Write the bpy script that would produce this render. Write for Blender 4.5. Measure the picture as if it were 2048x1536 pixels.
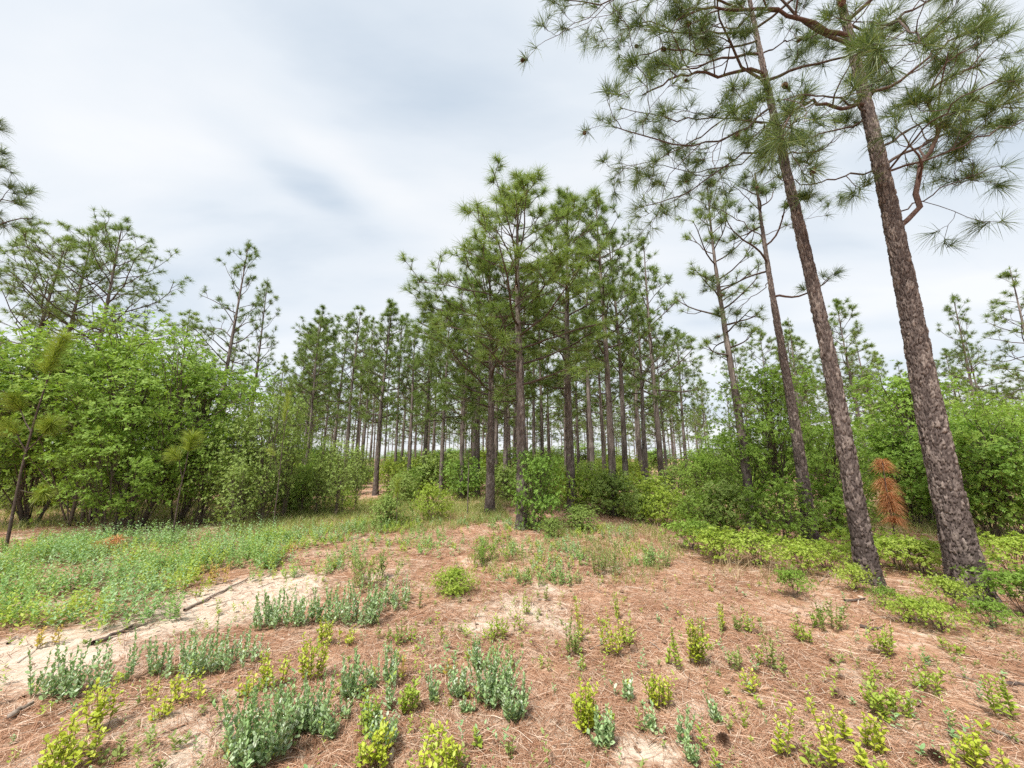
import bpy, math, numpy as np
from mathutils import Vector, Matrix

R = math.radians
sc = bpy.context.scene
for o in list(bpy.data.objects):
    bpy.data.objects.remove(o)

# ------------------------------------------------------------------ camera
FPX = 740.0                     # focal length in pixels of a 2048 px wide frame
CAMH = 1.6
PITCH = R(11.3)
cd = bpy.data.cameras.new('camera')
cam = bpy.data.objects.new('camera', cd)
sc.collection.objects.link(cam)
cam.location = (0, 0, CAMH)
cam.rotation_euler = (R(90) + PITCH, 0, 0)
cd.sensor_width = 36.0
cd.lens = FPX / 2048 * 36.0
cd.clip_start = 0.05
cd.clip_end = 3000
sc.camera = cam

cP, sP = math.cos(PITCH), math.sin(PITCH)
def ray(px, py):
    u = (px - 1024) / FPX; v = (768 - py) / FPX
    return u, cP - v * sP, sP + v * cP

# ------------------------------------------------------------------ light
SUN_EL, SUN_ROT = R(60), R(215)          # behind the camera, to its left
w = bpy.data.worlds.new('World'); sc.world = w; w.use_nodes = True
nt = w.node_tree; nt.nodes.clear()
def N(t, **k):
    n = nt.nodes.new(t)
    for a, b in k.items(): setattr(n, a, b)
    return n
def setup_world():
    L = nt.links.new
    out = N('ShaderNodeOutputWorld'); bg = N('ShaderNodeBackground'); bg.inputs[1].default_value = 0.1
    sky = N('ShaderNodeTexSky', sky_type='NISHITA', sun_disc=False, sun_elevation=SUN_EL, sun_rotation=SUN_ROT)
    sky.air_density = 1.0; sky.dust_density = 2.0
    tc = N('ShaderNodeTexCoord'); sep = N('ShaderNodeSeparateXYZ'); L(tc.outputs['Generated'], sep.inputs[0])
    mz = N('ShaderNodeMath', operation='MAXIMUM'); L(sep.outputs[2], mz.inputs[0]); mz.inputs[1].default_value = 0.0
    az = N('ShaderNodeMath', operation='ADD'); L(mz.outputs[0], az.inputs[0]); az.inputs[1].default_value = 0.22
    dx = N('ShaderNodeMath', operation='DIVIDE'); L(sep.outputs[0], dx.inputs[0]); L(az.outputs[0], dx.inputs[1])
    dy = N('ShaderNodeMath', operation='DIVIDE'); L(sep.outputs[1], dy.inputs[0]); L(az.outputs[0], dy.inputs[1])
    cmb = N('ShaderNodeCombineXYZ'); L(dx.outputs[0], cmb.inputs[0]); L(dy.outputs[0], cmb.inputs[1])
    mp = N('ShaderNodeMapping'); L(cmb.outputs[0], mp.inputs[0])
    mp.inputs['Rotation'].default_value = (0, 0, R(52)); mp.inputs['Scale'].default_value = (0.55, 1.25, 1)
    mp.inputs['Location'].default_value = (3.1, 1.7, 0)
    n1 = N('ShaderNodeTexNoise'); L(mp.outputs[0], n1.inputs['Vector'])
    n1.inputs['Scale'].default_value = 1.7; n1.inputs['Detail'].default_value = 8; n1.inputs['Roughness'].default_value = 0.5
    n1.inputs['Distortion'].default_value = 0.25
    n2 = N('ShaderNodeTexNoise'); L(cmb.outputs[0], n2.inputs['Vector'])
    n2.inputs['Scale'].default_value = 0.7; n2.inputs['Detail'].default_value = 2
    av = N('ShaderNodeMath', operation='MULTIPLY_ADD'); L(n1.outputs[0], av.inputs[0]); av.inputs[1].default_value = 0.65
    s2 = N('ShaderNodeMath', operation='MULTIPLY'); L(n2.outputs[0], s2.inputs[0]); s2.inputs[1].default_value = 0.35
    L(s2.outputs[0], av.inputs[2])
    # two long streaks of cloud, a grey one and a bright one beside it
    def streak(x0, y0, x1, y1, wid):
        def q(px, py):
            d = ray(px, py); l = math.sqrt(sum(a * a for a in d)); return d[0] / l / (d[2] / l + .22), d[1] / l / (d[2] / l + .22)
        a, b = q(x0, y0), q(x1, y1); ln = math.hypot(b[0] - a[0], b[1] - a[1]); ang = math.atan2(b[1] - a[1], b[0] - a[0])
        c = ((a[0] + b[0]) / 2, (a[1] + b[1]) / 2)
        nz_ = N('ShaderNodeTexNoise'); L(cmb.outputs[0], nz_.inputs['Vector']); nz_.inputs['Scale'].default_value = 2.2; nz_.inputs['Detail'].default_value = 3
        wv = N('ShaderNodeVectorMath', operation='MULTIPLY_ADD'); L(nz_.outputs[1], wv.inputs[0]); wv.inputs[1].default_value = (.22, .22, 0); L(cmb.outputs[0], wv.inputs[2])
        sb = N('ShaderNodeVectorMath', operation='SUBTRACT'); L(wv.outputs[0], sb.inputs[0]); sb.inputs[1].default_value = (c[0] + .11, c[1] + .11, 0)
        ro = N('ShaderNodeVectorRotate', rotation_type='Z_AXIS'); L(sb.outputs[0], ro.inputs['Vector']); ro.inputs['Angle'].default_value = -ang
        sl = N('ShaderNodeVectorMath', operation='MULTIPLY'); L(ro.outputs[0], sl.inputs[0]); sl.inputs[1].default_value = (2 / ln, 1 / wid, 0)
        le = N('ShaderNodeVectorMath', operation='LENGTH'); L(sl.outputs[0], le.inputs[0])
        mr = N('ShaderNodeMapRange', interpolation_type='SMOOTHERSTEP'); L(le.outputs['Value'], mr.inputs[0]); mr.inputs[1].default_value = 1.25; mr.inputs[2].default_value = 0.0
        return mr.outputs[0]
    def acc(base, s, k):
        n = N('ShaderNodeMath', operation='MULTIPLY_ADD'); L(s, n.inputs[0]); n.inputs[1].default_value = k; L(base, n.inputs[2]); return n.outputs[0]
    f = acc(av.outputs[0], streak(320, 170, 800, 500, .10), -.12)
    f = acc(f, streak(370, 140, 840, 430, .085), .08)
    hz = N('ShaderNodeMath', operation='SUBTRACT'); hz.inputs[0].default_value = 1.0; L(mz.outputs[0], hz.inputs[1])
    hp = N('ShaderNodeMath', operation='POWER'); L(hz.outputs[0], hp.inputs[0]); hp.inputs[1].default_value = 3.0
    f = acc(f, hp.outputs[0], .10)
    cr = N('ShaderNodeValToRGB'); L(f, cr.inputs[0])
    e = cr.color_ramp.elements
    e[0].position = 0.36; e[0].color = (3.3, 3.8, 4.35, 1)
    e[1].position = 0.64; e[1].color = (5.2, 5.3, 5.4, 1)
    m = e.new(0.48); m.color = (4.4, 4.72, 5.05, 1)
    mx = N('ShaderNodeMixRGB'); mx.inputs[0].default_value = 0.93
    L(sky.outputs[0], mx.inputs[1]); L(cr.outputs[0], mx.inputs[2])
    L(mx.outputs[0], bg.inputs[0]); L(bg.outputs[0], out.inputs[0])
setup_world()
sd = bpy.data.lights.new('sun', 'SUN'); sd.energy = 3.4; sd.angle = R(6); sd.color = (1.0, 0.95, 0.87)
sun = bpy.data.objects.new('sun', sd); sc.collection.objects.link(sun)
sdir = Vector((math.sin(SUN_ROT) * math.cos(SUN_EL), math.cos(SUN_ROT) * math.cos(SUN_EL), math.sin(SUN_EL)))
sun.rotation_euler = sdir.to_track_quat('Z', 'Y').to_euler()
sun.location = (0, 0, 30)

vs = sc.view_settings
vs.view_transform = 'Standard'; vs.look = 'None'; vs.gamma = 1.0; vs.use_curve_mapping = False
vs.exposure = 0.95
sc.render.engine = 'CYCLES'
cy = sc.cycles
cy.max_bounces = 4; cy.diffuse_bounces = 3; cy.glossy_bounces = 1; cy.transmission_bounces = 3; cy.transparent_max_bounces = 4
cy.use_denoising = False
cy.use_adaptive_sampling = True; cy.adaptive_threshold = 0.02

# ------------------------------------------------------------------ projection helpers (photo pixel -> place)
def at(px, py, Y):
    d = ray(px, py)
    return np.array([d[0] * Y / d[1], Y, CAMH + d[2] * Y / d[1]])

def _hash(ix, iy, seed):
    h = (ix.astype(np.int64) * 374761393 + iy.astype(np.int64) * 668265263 + seed * 1442695041) & 0x7fffffff
    h = ((h ^ (h >> 13)) * 1274126177) & 0x7fffffff
    h = (h ^ (h >> 16)) & 0xffffff
    return h / float(0xffffff)
def vnoise(x, y, seed=0):
    x = np.asarray(x, float); y = np.asarray(y, float)
    ix = np.floor(x).astype(np.int64); iy = np.floor(y).astype(np.int64)
    fx = x - ix; fy = y - iy
    fx = fx * fx * (3 - 2 * fx); fy = fy * fy * (3 - 2 * fy)
    a = _hash(ix, iy, seed); b = _hash(ix + 1, iy, seed); c = _hash(ix, iy + 1, seed); d = _hash(ix + 1, iy + 1, seed)
    return (a * (1 - fx) + b * fx) * (1 - fy) + (c * (1 - fx) + d * fx) * fy
def fbm(x, y, seed=0, o=3):
    s = 0; a = 0.5; f = 1.0
    for i in range(o):
        s = s + a * vnoise(np.asarray(x) * f, np.asarray(y) * f, seed + i * 17); a *= 0.5; f *= 2.03
    return s
def gh(x, y):
    """height of the ground"""
    x = np.asarray(x, float); y = np.asarray(y, float)
    far = np.clip((np.hypot(x, y) - 25) / 40, 0, 1)
    h = (fbm(x * 0.22 + 5, y * 0.22 + 9, 3) - 0.45) * 0.28 * (1 + far * 1)
    h = h + (fbm(x * 1.6, y * 1.6, 11) - 0.45) * 0.07
    h = h + (fbm(x * 7, y * 7, 23, 2) - 0.4) * 0.022
    return h
def gp(px, py):
    d = ray(px, py); h = 0.0
    for _ in range(4):
        t = (CAMH - h) / -d[2]
        h = float(gh(d[0] * t, d[1] * t))
    return np.array([d[0] * t, d[1] * t, h])
def onground(x, y):
    return np.array([x, y, float(gh(x, y))])

# ------------------------------------------------------------------ mesh helpers
def nrm(a):
    a = np.asarray(a, float)
    return a / np.maximum(np.linalg.norm(a, axis=-1, keepdims=True), 1e-9)
class MB:
    """collects vertices and faces (triangles and quads) for ONE mesh"""
    def __init__(s): s.v = []; s.f = []; s.n = 0; s.at = []
    def add(s, V, *faces, attr=None):
        V = np.asarray(V, np.float32).reshape(-1, 3)
        s.v.append(V)
        for f in faces: s.f.append(np.asarray(f, np.int32) + s.n)
        s.at.append(np.zeros(len(V), np.float32) if attr is None else np.asarray(attr, np.float32).ravel())
        s.n += len(V)
    def mesh(s, name, mat, smooth=False, attr=None, offset=None):
        me = bpy.data.meshes.new(name)
        if s.n == 0: return me
        V = np.concatenate(s.v)
        if offset is not None: V = V - np.asarray(offset, np.float32)
        idx = np.concatenate([f.ravel() for f in s.f])
        tot = np.concatenate([np.full(len(f), f.shape[1], np.int32) for f in s.f])
        st = np.concatenate([[0], np.cumsum(tot)[:-1]]).astype(np.int32)
        me.vertices.add(len(V)); me.vertices.foreach_set('co', V.ravel())
        me.loops.add(len(idx)); me.loops.foreach_set('vertex_index', idx.astype(np.int32))
        me.polygons.add(len(tot)); me.polygons.foreach_set('loop_start', st)
        if smooth: me.polygons.foreach_set('use_smooth', np.ones(len(tot), bool))
        if attr:
            a = me.attributes.new(attr, 'FLOAT', 'POINT'); a.data.foreach_set('value', np.concatenate(s.at))
        me.update(calc_edges=True); me.validate()
        if mat: me.materials.append(mat)
        return me

def add_tubes(mb, tl, sides=5):
    by = {}
    for p, r in tl: by.setdefault(len(p), []).append((p, r))
    an = np.linspace(0, 2 * np.pi, sides, endpoint=False); ca, sa = np.cos(an), np.sin(an)
    for n, g in by.items():
        Pn = np.array([p for p, r in g], float); Rn = np.array([r for p, r in g], float)
        T = len(g)
        tan = nrm(np.gradient(Pn, axis=1))
        m = nrm(tan.mean(1))
        ref = np.where(np.abs(m[:, 2:3]) > 0.8, [[1.0, 0, 0]], [[0, 0, 1.0]])
        a = nrm(np.cross(tan, ref[:, None, :])); b = np.cross(tan, a)
        V = Pn[:, :, None, :] + Rn[:, :, None, None] * (a[:, :, None, :] * ca[None, None, :, None] + b[:, :, None, :] * sa[None, None, :, None])
        i = np.arange(T)[:, None, None] * n * sides + np.arange(n - 1)[None, :, None] * sides
        k = np.arange(sides)[None, None, :]; k2 = (k + 1) % sides
        q = np.stack([i + k, i + k2, i + sides + k2, i + sides + k], -1).reshape(-1, 4)
        tip = np.arange(T)[:, None] * n * sides + (n - 1) * sides
        mb.add(V.reshape(-1, 3), q, (tip + np.arange(sides)[None, :]))

DIAMOND = (np.array([[0, 0, 0], [.5, .45, .12], [0, 1, -.06], [-.5, .45, .12]]), np.array([[0, 1, 2], [0, 2, 3]]))
OVATE = (np.array([[0, 0, 0], [.46, .34, .10], [.36, .76, .07], [0, 1, -.10], [-.36, .76, .07], [-.46, .34, .10]]), np.array([[0, 1, 2, 3], [0, 3, 4, 5]]))
def add_leaves(mb, C, D, Nn, L, W, tm=DIAMOND):
    """leaves with base C, long axis D, roughly facing Nn"""
    C = np.asarray(C, float); n = len(C)
    if n == 0: return
    D = nrm(D); S = nrm(np.cross(D, Nn)); Z = np.cross(S, D)
    L = np.broadcast_to(np.asarray(L, float), (n,)); W = np.broadcast_to(np.asarray(W, float), (n,))
    tv, tf = tm
    V = C[:, None, :] + tv[None, :, 0:1] * W[:, None, None] * S[:, None, :] + tv[None, :, 1:2] * L[:, None, None] * D[:, None, :] + tv[None, :, 2:3] * W[:, None, None] * Z[:, None, :]
    F = (np.arange(n)[:, None, None] * len(tv) + tf[None]).reshape(-1, tf.shape[1])
    mb.add(V.reshape(-1, 3), F)

def add_needles(mb, rng, tips, dirs, n, length, width, th=(15, 100), droop=0.15, core=0.3, segs=2):
    """bursts of pine needles round the twig ends"""
    tips = np.asarray(tips, float); dirs = nrm(dirs); T = len(tips)
    if T == 0: return
    B = np.repeat(tips, n, 0); A = np.repeat(dirs, n, 0); M = len(B)
    per = nrm(np.cross(A, rng.normal(size=(M, 3))))
    t = np.radians(rng.uniform(th[0], th[1], M))[:, None]
    d = nrm(A * np.cos(t) + per * np.sin(t))
    Ls = (length * rng.uniform(0.7, 1.1, M) * np.repeat(rng.uniform(.8, 1.15, T), n))[:, None]
    B = B - A * rng.uniform(0, core, M)[:, None] * length
    s = nrm(np.cross(d, rng.normal(size=(M, 3)))) * width * 0.5
    E = B + d * Ls; E[:, 2] -= (droop * Ls[:, 0])
    if segs == 1:
        V = np.stack([B - s, B + s, E], 1).reshape(-1, 3)
        mb.add(V, np.arange(M * 3).reshape(-1, 3))
    else:
        Mi = B + d * Ls * 0.55; Mi[:, 2] -= droop * 0.2 * Ls[:, 0]
        V = np.stack([B - s, B + s, Mi + s * .9, Mi - s * .9, E], 1).reshape(-1, 3)
        i = np.arange(M)[:, None] * 5
        mb.add(V, i + np.array([[0, 1, 2, 3]]), i + np.array([[3, 2, 4]]))

# ------------------------------------------------------------------ scene objects
C = sc.collection
def link(name, data, parent=None, kind=None):
    o = bpy.data.objects.new(name, data); C.objects.link(o)
    if parent: o.parent = parent
    if kind: o['kind'] = kind
    return o
def tag(o, label, cat, group=None):
    o['label'] = label; o['category'] = cat
    if group: o['group'] = group
    return o
def thing(name, label, cat, loc=(0, 0, 0), rz=0.0, scale=1.0, group=None):
    o = link(name, None)
    o.location = tuple(float(a) for a in loc); o.rotation_euler = (0, 0, rz)
    o.scale = (scale,) * 3 if np.isscalar(scale) else tuple(scale)
    o.empty_display_size = 0.2
    return tag(o, label, cat, group)
def put(parts, name, label, cat, loc, rz=0.0, scale=1.0, group=None):
    """parts: (part name, mesh, kind, sub-parts) - every copy shares the meshes"""
    t = thing(name, label, cat, loc, rz, scale, group)
    for p in parts:
        o = link(p[0], p[1], t, p[2])
        if len(p) > 3:
            for q in p[3]: link(q[0], q[1], o, q[2])
    return t

# ------------------------------------------------------------------ materials
def mat(name):
    m = bpy.data.materials.new(name); m.use_nodes = True
    t = m.node_tree; t.nodes.clear()
    return m, t, t.nodes.new('ShaderNodeOutputMaterial')
def ramp(t, stops, fac):
    r = t.nodes.new('ShaderNodeValToRGB'); e = r.color_ramp.elements
    while len(e) < len(stops): e.new(0.5)
    for i, (p, c) in enumerate(stops): e[i].position = p; e[i].color = (*c, 1)
    t.links.new(fac, r.inputs[0]); return r.outputs[0]
def math_(t, op, a, b=None, c=None, clamp=False):
    n = t.nodes.new('ShaderNodeMath'); n.operation = op; n.use_clamp = clamp
    for i, x in enumerate((a, b, c)):
        if x is None: continue
        if hasattr(x, 'is_output'): t.links.new(x, n.inputs[i])
        else: n.inputs[i].default_value = x
    return n.outputs[0]
def noise(t, scale, detail=3, rough=0.55, vec=None, dist=0):
    n = t.nodes.new('ShaderNodeTexNoise'); n.inputs['Scale'].default_value = scale
    n.inputs['Detail'].default_value = detail; n.inputs['Roughness'].default_value = rough; n.inputs['Distortion'].default_value = dist
    if vec is not None: t.links.new(vec, n.inputs['Vector'])
    return n.outputs[0]
def leaf_mat(name, stops, trans=0.35, tcol=1.35, rough=0.5, spec=0.3, objw=0.4):
    """leaf colour varies from leaf to leaf and from plant to plant; light shines through the blade"""
    m, t, out = mat(name)
    g = t.nodes.new('ShaderNodeNewGeometry'); oi = t.nodes.new('ShaderNodeObjectInfo')
    f = math_(t, 'ADD', math_(t, 'MULTIPLY', g.outputs['Random Per Island'], 1 - objw), math_(t, 'MULTIPLY', oi.outputs['Random'], objw))
    col = ramp(t, stops, f)
    p = t.nodes.new('ShaderNodeBsdfPrincipled'); t.links.new(col, p.inputs['Base Color'])
    p.inputs['Roughness'].default_value = rough; p.inputs['Specular IOR Level'].default_value = spec
    tr = t.nodes.new('ShaderNodeBsdfTranslucent')
    hs = t.nodes.new('ShaderNodeMixRGB'); hs.blend_type = 'MULTIPLY'; hs.inputs[0].default_value = 1
    t.links.new(col, hs.inputs[1]); hs.inputs[2].default_value = (tcol, tcol * 1.02, tcol * 0.6, 1)
    t.links.new(hs.outputs[0], tr.inputs[0])
    mx = t.nodes.new('ShaderNodeMixShader'); mx.inputs[0].default_value = trans
    t.links.new(p.outputs[0], mx.inputs[1]); t.links.new(tr.outputs[0], mx.inputs[2]); t.links.new(mx.outputs[0], out.inputs[0])
    return m
def wood_mat(name, stops, scale=30, stretch=0.2, attr=None, bump=0.4, rough=0.9):
    m, t, out = mat(name)
    tc = t.nodes.new('ShaderNodeTexCoord'); mp = t.nodes.new('ShaderNodeMapping')
    t.links.new(tc.outputs['Object'], mp.inputs[0]); mp.inputs['Scale'].default_value = (1, 1, stretch)
    n = noise(t, scale, 4, 0.65, mp.outputs[0])
    f = math_(t, 'MULTIPLY_ADD', n, 1.6, -0.3, clamp=True)
    if attr:
        a = t.nodes.new('ShaderNodeAttribute'); a.attribute_name = attr
        f = math_(t, 'ADD', math_(t, 'MULTIPLY', f, 0.45), math_(t, 'MULTIPLY', a.outputs['Fac'], 0.6), clamp=True)
    col = ramp(t, stops, f)
    p = t.nodes.new('ShaderNodeBsdfPrincipled'); t.links.new(col, p.inputs['Base Color'])
    p.inputs['Roughness'].default_value = rough; p.inputs['Specular IOR Level'].default_value = 0.15
    b = t.nodes.new('ShaderNodeBump'); b.inputs['Strength'].default_value = bump; b.inputs['Distance'].default_value = 0.01
    t.links.new(n, b.inputs['Height']); t.links.new(b.outputs[0], p.inputs['Normal'])
    t.links.new(p.outputs[0], out.inputs[0])
    return m

M = {}
M['bark'] = wood_mat('pine_bark', [(0, (.032, .026, .024)), (.35, (.09, .07, .064)), (.65, (.18, .145, .13)), (1, (.38, .32, .28))], 60, .3, 'tint', .9)
M['bark_far'] = wood_mat('pine_bark_fine', [(0, (.035, .029, .027)), (.4, (.125, .10, .09)), (.7, (.215, .182, .165)), (1, (.38, .34, .31))], 40, .25, 'tint', .8)
M['limb'] = wood_mat('pine_limb', [(0, (.04, .03, .026)), (.5, (.095, .07, .06)), (1, (.21, .17, .15))], 30, 1, None, .5)
M['limb_red'] = wood_mat('pine_limb_flaky', [(0, (.045, .028, .023)), (.5, (.10, .062, .05)), (1, (.21, .145, .12))], 45, 1, None, .6)
M['stem'] = wood_mat('shrub_stem', [(0, (.05, .04, .032)), (.5, (.12, .095, .075)), (1, (.22, .18, .15))], 30, .5)
M['herb_stem'] = wood_mat('herb_stem', [(0, (.10, .13, .05)), (1, (.20, .22, .10))], 30, .5)
M['red_stem'] = wood_mat('sprout_stem', [(0, (.13, .09, .045)), (1, (.22, .17, .08))], 30, .5)
M['dead'] = wood_mat('dead_wood', [(0, (.10, .075, .06)), (.5, (.25, .20, .165)), (1, (.45, .38, .32))], 40, 1)
M['cone'] = wood_mat('pine_cone', [(0, (.13, .075, .05)), (1, (.36, .24, .17))], 50, 1)
M['needle'] = leaf_mat('pine_needles', [(0, (.085, .14, .033)), (.5, (.16, .235, .06)), (1, (.29, .37, .12))], .34, 1.45, .45, .35, .35)
M['needle_near'] = leaf_mat('pine_needles_long', [(0, (.04, .075, .022)), (.5, (.10, .155, .045)), (1, (.22, .27, .10))], .25, 1.5, .42, .4, .1)
M['needle_young'] = leaf_mat('young_pine_needles', [(0, (.16, .22, .03)), (.5, (.28, .35, .06)), (1, (.42, .47, .13))], .3, 1.4, .45, .3, .25)
M['needle_dead'] = leaf_mat('dead_pine_needles', [(0, (.34, .14, .055)), (.5, (.55, .25, .11)), (1, (.68, .40, .22))], .2, 1.3, .6, .2, .1)
M['leaf_oak'] = leaf_mat('thicket_leaf', [(0, (.135, .22, .035)), (.5, (.205, .325, .055)), (1, (.32, .44, .095))], .34, 1.5, .6, .22, .5)
M['leaf_pale'] = leaf_mat('pale_thicket_leaf', [(0, (.16, .23, .05)), (.5, (.24, .33, .085)), (1, (.35, .44, .14))], .32, 1.4, .6, .25, .4)
M['leaf_deep'] = leaf_mat('deep_green_leaf', [(0, (.11, .21, .03)), (.5, (.18, .31, .05)), (1, (.28, .41, .09))], .32, 1.4, .55, .28, .35)
M['leaf_lime'] = leaf_mat('lime_leaf', [(0, (.19, .28, .03)), (.5, (.32, .43, .06)), (1, (.47, .54, .13))], .38, 1.3, .5, .3, .3)
M['leaf_yellow'] = leaf_mat('yellow_green_leaf', [(0, (.22, .32, .035)), (.5, (.42, .50, .05)), (1, (.62, .60, .12))], .35, 1.25, .45, .35, .35)
M['leaf_blue'] = leaf_mat('blue_green_leaf', [(0, (.18, .31, .10)), (.45, (.30, .44, .185)), (.8, (.42, .53, .33)), (1, (.60, .66, .54))], .22, 1.1, .55, .3, .25)
M['leaf_herb'] = leaf_mat('herb_leaf', [(0, (.14, .27, .07)), (.5, (.24, .39, .12)), (1, (.38, .50, .20))], .35, 1.2, .5, .3, .1)
M['leaf_olive'] = leaf_mat('olive_leaf', [(0, (.14, .19, .045)), (.5, (.24, .31, .085)), (1, (.36, .41, .15))], .35, 1.3, .5, .3, .2)
M['leaf_rust'] = leaf_mat('rusty_leaf', [(0, (.30, .30, .05)), (.5, (.48, .40, .08)), (1, (.55, .33, .14))], .35, 1.2, .5, .3, .2)
M['grass'] = leaf_mat('grass_blade', [(0, (.15, .23, .05)), (.5, (.29, .35, .10)), (.8, (.40, .40, .17)), (1, (.52, .45, .26))], .35, 1.2, .5, .3, .1)
M['dry_grass'] = leaf_mat('dry_grass', [(0, (.28, .20, .11)), (1, (.50, .39, .25))], .25, 1.2, .6, .2, .1)
M['straw'] = leaf_mat('pine_straw', [(0, (.16, .075, .042)), (.3, (.33, .17, .10)), (.65, (.47, .275, .18)), (.9, (.60, .45, .34)), (1, (.70, .58, .48))], .1, 1.1, .6, .25, 0)
M['litter'] = leaf_mat('dead_leaf', [(0, (.10, .06, .04)), (.4, (.24, .15, .10)), (.8, (.42, .31, .23)), (1, (.58, .50, .43))], .1, 1.1, .7, .2, 0)
M['leaf_mat'] = leaf_mat('bluish_herb_leaf', [(0, (.15, .28, .10)), (.5, (.24, .39, .17)), (1, (.36, .48, .27))], .28, 1.2, .55, .25, .1)

# ------------------------------------------------------------------ the ground: one sheet out to the horizon
SAND = [  # photo x, y, half-width, half-height (2048 px frame), strength
    (20, 1330, 140, 44, 1.5), (130, 1290, 130, 30, 1.4), (330, 1240, 100, 26, 1.2), (480, 1195, 115, 30, 1.5), (560, 1165, 75, 17, 1.2), (60, 1215, 60, 12, .6),
    (960, 1255, 60, 16, 1.0), (1040, 1215, 80, 22, .9), (1110, 1250, 60, 18, .6), (1270, 1490, 55, 28, 1.0), (380, 1500, 70, 70, .95), (330, 1440, 90, 25, .6),
    (1000, 1440, 60, 25, .55), (1120, 1450, 40, 40, .5), (1395, 1420, 50, 16, .5), (60, 1520, 60, 25, .6), (780, 1150, 50, 12, .5), (1340, 1520, 40, 20, .6),
    (700, 1250, 60, 14, .4), (250, 1165, 50, 10, .6), (1090, 1180, 40, 10, .6), (920, 1420, 40, 20, .4)]
def ground():
    nu, nv = 360, 330
    u = np.linspace(-1, 1, nu); v = np.linspace(0, 1, nv)
    xs = np.sign(u) * (np.abs(u) * 9 + (np.exp(np.abs(u) ** 3 * 5.4) - 1) * 2.6)
    ys = np.where(v < .06, -400 + (v / .06) * 401, 1 + (v - .06) / .94 * 14 + (np.exp(((v - .06) / .94) ** 4 * 6.2) - 1) * 1.4)
    X, Y = np.meshgrid(xs, ys)
    Z = gh(X, Y)
    s = np.zeros_like(X)
    for (px, py, hw, hh, st) in SAND:
        c = gp(px, py); a = gp(px + hw, py)[0] - c[0]; b = gp(px, py - hh)[1] - c[1]
        s += st * np.exp(-((X - c[0]) / a) ** 2 - ((Y - c[1]) / b) ** 2)
    mb = MB()
    i = (np.arange(nv - 1)[:, None] * nu + np.arange(nu - 1)[None]).reshape(-1, 1)
    mb.add(np.stack([X, Y, Z], -1).reshape(-1, 3), i + np.array([[0, 1, nu + 1, nu]]), attr=np.clip(s, 0, 1.5))
    m, t, out = mat('forest_floor')
    tc = t.nodes.new('ShaderNodeTexCoord'); P = tc.outputs['Object']
    a = t.nodes.new('ShaderNodeAttribute'); a.attribute_name = 'sand'
    n1 = noise(t, 2.2, 5, .6, P); n2 = noise(t, 14, 4, .65, P); n3 = noise(t, 90, 3, .7, P)
    mp = t.nodes.new('ShaderNodeMapping'); t.links.new(P, mp.inputs[0]); mp.inputs['Scale'].default_value = (1, .16, 1); mp.inputs['Rotation'].default_value = (0, 0, .5)
    n4 = noise(t, 120, 2, .6, mp.outputs[0], 1.5)
    f = math_(t, 'ADD', math_(t, 'MULTIPLY', n2, .35), math_(t, 'ADD', math_(t, 'MULTIPLY', n3, .3), math_(t, 'MULTIPLY', n4, .35)))
    straw = ramp(t, [(.28, (.18, .09, .052)), (.44, (.33, .185, .115)), (.55, (.46, .295, .205)), (.70, (.61, .47, .37))], f)
    n5 = noise(t, 1.1, 4, .6, P)
    pat = t.nodes.new('ShaderNodeMixRGB'); pat.blend_type = 'MULTIPLY'; pat.inputs[0].default_value = 1
    t.links.new(straw, pat.inputs[1]); t.links.new(ramp(t, [(.35, (.62, .55, .50)), (.55, (1, .98, .96)), (.7, (1.12, 1.1, 1.08))], n5), pat.inputs[2])
    straw = pat.outputs[0]
    sandc = ramp(t, [(.25, (.36, .27, .20)), (.5, (.54, .44, .355)), (.7, (.68, .60, .52))], math_(t, 'ADD', math_(t, 'MULTIPLY', n3, .5), math_(t, 'MULTIPLY', n2, .5)))
    k = math_(t, 'ADD', a.outputs['Fac'], math_(t, 'MULTIPLY_ADD', n2, 1.3, -.65))
    k = math_(t, 'ADD', k, math_(t, 'MULTIPLY_ADD', n1, 2.3, -.86))
    k = math_(t, 'MULTIPLY_ADD', k, 1.5, -.45, clamp=True)
    mx = t.nodes.new('ShaderNodeMixRGB'); t.links.new(k, mx.inputs[0]); t.links.new(straw, mx.inputs[1]); t.links.new(sandc, mx.inputs[2])
    p = t.nodes.new('ShaderNodeBsdfPrincipled'); t.links.new(mx.outputs[0], p.inputs['Base Color']); p.inputs['Roughness'].default_value = .95
    p.inputs['Specular IOR Level'].default_value = .1
    b = t.nodes.new('ShaderNodeBump'); b.inputs['Strength'].default_value = .8; b.inputs['Distance'].default_value = .02
    t.links.new(f, b.inputs['Height']); t.links.new(b.outputs[0], p.inputs['Normal']); t.links.new(p.outputs[0], out.inputs[0])
    o = link('ground', mb.mesh('ground', m, True, 'sand'), None, 'structure')
    return o
ground()
def sand_at(x, y):
    s = np.zeros_like(x)
    for (px, py, hw, hh, st) in SAND:
        c = gp(px, py); a = gp(px + hw, py)[0] - c[0]; b = gp(px, py - hh)[1] - c[1]
        s += st * np.exp(-((x - c[0]) / a) ** 2 - ((y - c[1]) / b) ** 2)
    return s

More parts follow.
